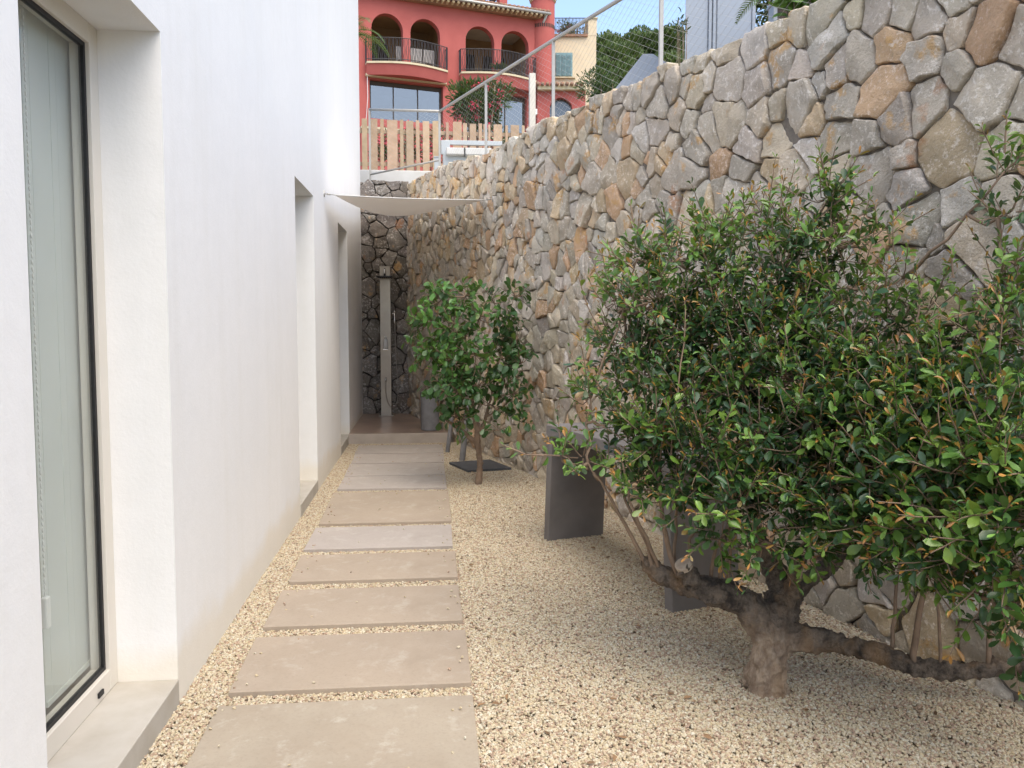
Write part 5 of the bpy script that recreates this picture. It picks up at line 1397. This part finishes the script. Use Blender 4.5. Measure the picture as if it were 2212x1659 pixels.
# ------------------------------------------------------------------ palms
def palm(name, crown, base_z, nf, fl, label, droop=.9, tr=.12, az0=0.0, azr=6.28):
    c = np.array(crown, float); r = thing(name, (c[0], c[1], base_z), label, 'palm')
    MB().tube([(c[0], c[1], base_z-.1), (c[0]+.03, c[1], (base_z+c[2])/2), c], [tr*1.2, tr, tr*1.1], 12).build('trunk', PINEBARK, r, smooth=True)
    for k in range(nf):
        an = az0+azr*k/nf+rng.uniform(-.15, .15); el = rng.uniform(.15, 1.1); d = np.array([math.cos(an)*math.cos(el), math.sin(an)*math.cos(el), math.sin(el)]); p = c.copy(); pth = [p]
        for i in range(12): d = unit(d+np.array([0, 0, -.10*droop*(1+i*.1)])); p = p+d*fl/12; pth.append(p)
        mb = MB(); mb.tube(pth, list(np.linspace(.016, .004, 13)), 5, col=(.16, .22, .07, 1))
        for i in range(1, 13):
            dv = unit(pth[i]-pth[i-1]); sx = unit(np.cross(dv, [0, 0, 1.0])); upv = np.cross(sx, dv)
            for h_ in (0, .5):
                pb = pth[i-1]+(pth[i]-pth[i-1])*h_
                for s in (1, -1):
                    L = fl*.24*math.sin(math.pi*(.12+.86*i/13)); t_ = unit(sx*s+dv*.7+upv*.25); t2_ = unit(t_+np.array([0, 0, -.5]))
                    wv = dv*.011; m_ = pb+t_*L*.55; e = m_+t2_*L*.45
                    cc = tuple(float(v) for v in np.array((.075, .14, .045))*rng.uniform(.7, 1.4))+(1,)
                    mb.add([pb-wv, pb+wv, m_+wv, m_-wv, e], [(0, 1, 2, 3), (3, 2, 4)], cc)
        mb.build('frond', FARLEAF, r, color=True, fixn=False)
c = PD(1700, -25, 11.3); palm('palm', c, 3.1, 12, .95, 'palm with drooping fronds beside the pale block above the wall')
c = PD(752, 75, 22); palm('palm', c, hz(c[0], c[1]), 14, 1.35, 'palm whose frond tips show at the white house edge before the red arches')
c = PD(1655, 20, 17); bush('dark_tree', c, (1.3, 1.0, 1.7), 1800, .16, .4, [(.03, .05, .02), (.05, .08, .025)], 'dark leafy tree filling the gap right of the pale block', 'tree', base_z=3.4)
c = PD(1742, 0, 10.5); bush('bright_shrub', c, (.42, .4, .35), 500, .2, .35, [(.14, .26, .05), (.10, .2, .04)], 'bright green broad leaved plant at the wall top beside the palm', 'shrub', base_z=3.1, trunk_r=.02)
c = PD(1474, 58, 12.2); bush('leafy_sprig', c, (.12, .12, .26), 60, .08, .35, [(.03, .05, .03), (.05, .08, .04)], 'thin dark leafy branch against the sky beside the pale block', 'shrub', base_z=3.2, trunk_r=.01)

# ------------------------------------------------------------------ pines on the hill
def pine(px, py, D, rw, rh_, label, seed):
    c = PD(px, py, D); bz = hz(c[0], c[1])-.2
    r = thing('pine_tree', (c[0], c[1], bz), label, 'tree', 'pines on the hill behind the houses')
    mb = MB().tube([(c[0], c[1], bz), (c[0]+.2, c[1], (bz+c[2])/2), (c[0], c[1], c[2])], [.3, .24, .12], 8)
    lobes = []
    for k in range(20):
        o = unit(rng.normal(0, 1, 3)*[1, 1, .7]); q = c+o*np.array([rw, rw, rh_])*rng.uniform(.35, .85); lobes.append((q, rng.uniform(.28, .42)*rw))
        mb.tube(curve((c[0], c[1], (bz+c[2]*3)/4), q, (0, 0, -.2), 4, .05), [.09, .07, .06, .05, .03], 5)
    mb.build('trunk', PINEBARK, r, smooth=True)
    its = []
    for i in range(5200):
        q, lr = lobes[i % len(lobes)]; o = unit(rng.normal(0, 1, 3)); p = q+o*lr*np.array([1, 1, .75])*rng.uniform(.72, 1.05)
        a_ = unit(o*.7+np.array([0, 0, .8])+rng.normal(0, .4, 3)); cc = np.array([(.045, .085, .022), (.075, .125, .03), (.10, .15, .04)][rng.integers(3)])*rng.uniform(.7, 1.25)
        its.append((p, a_, unit(o+rng.normal(0, .4, 3)), rng.uniform(.28, .5), .16, tuple(cc)))
    leaf_mesh(its, 'crown', FARLEAF, r, 'stuff')
pine(1300, 130, 62, 2.6, 2.4, 'leftmost pine, close behind the yellow house pillar', 1); pine(1345, 130, 66, 2.6, 2.3, 'pine second from the yellow house, in the row on the hill', 2)
pine(1395, 118, 70, 2.4, 2.2, 'pine in the middle of the row, above the sloping pale building', 3); pine(1440, 112, 64, 2.3, 2.2, 'pine directly behind the tall railing post', 4); pine(1490, 120, 66, 2.4, 2.2, 'rightmost pine of the row, touching the pale block', 5)
pine(1325, 170, 58, 2.4, 2.2, 'lower pine in front of the row, behind the green shrub', 6); pine(1375, 165, 60, 2.4, 2.2, 'lower pine in front of the row, above the sloping building left side', 7); pine(1455, 165, 58, 2.3, 2.2, 'lower pine in front of the row, next to the pale block foot', 8)

print('stones', nst, 'shrub leaves', NSHRUB, 'objects', len(bpy.data.objects))
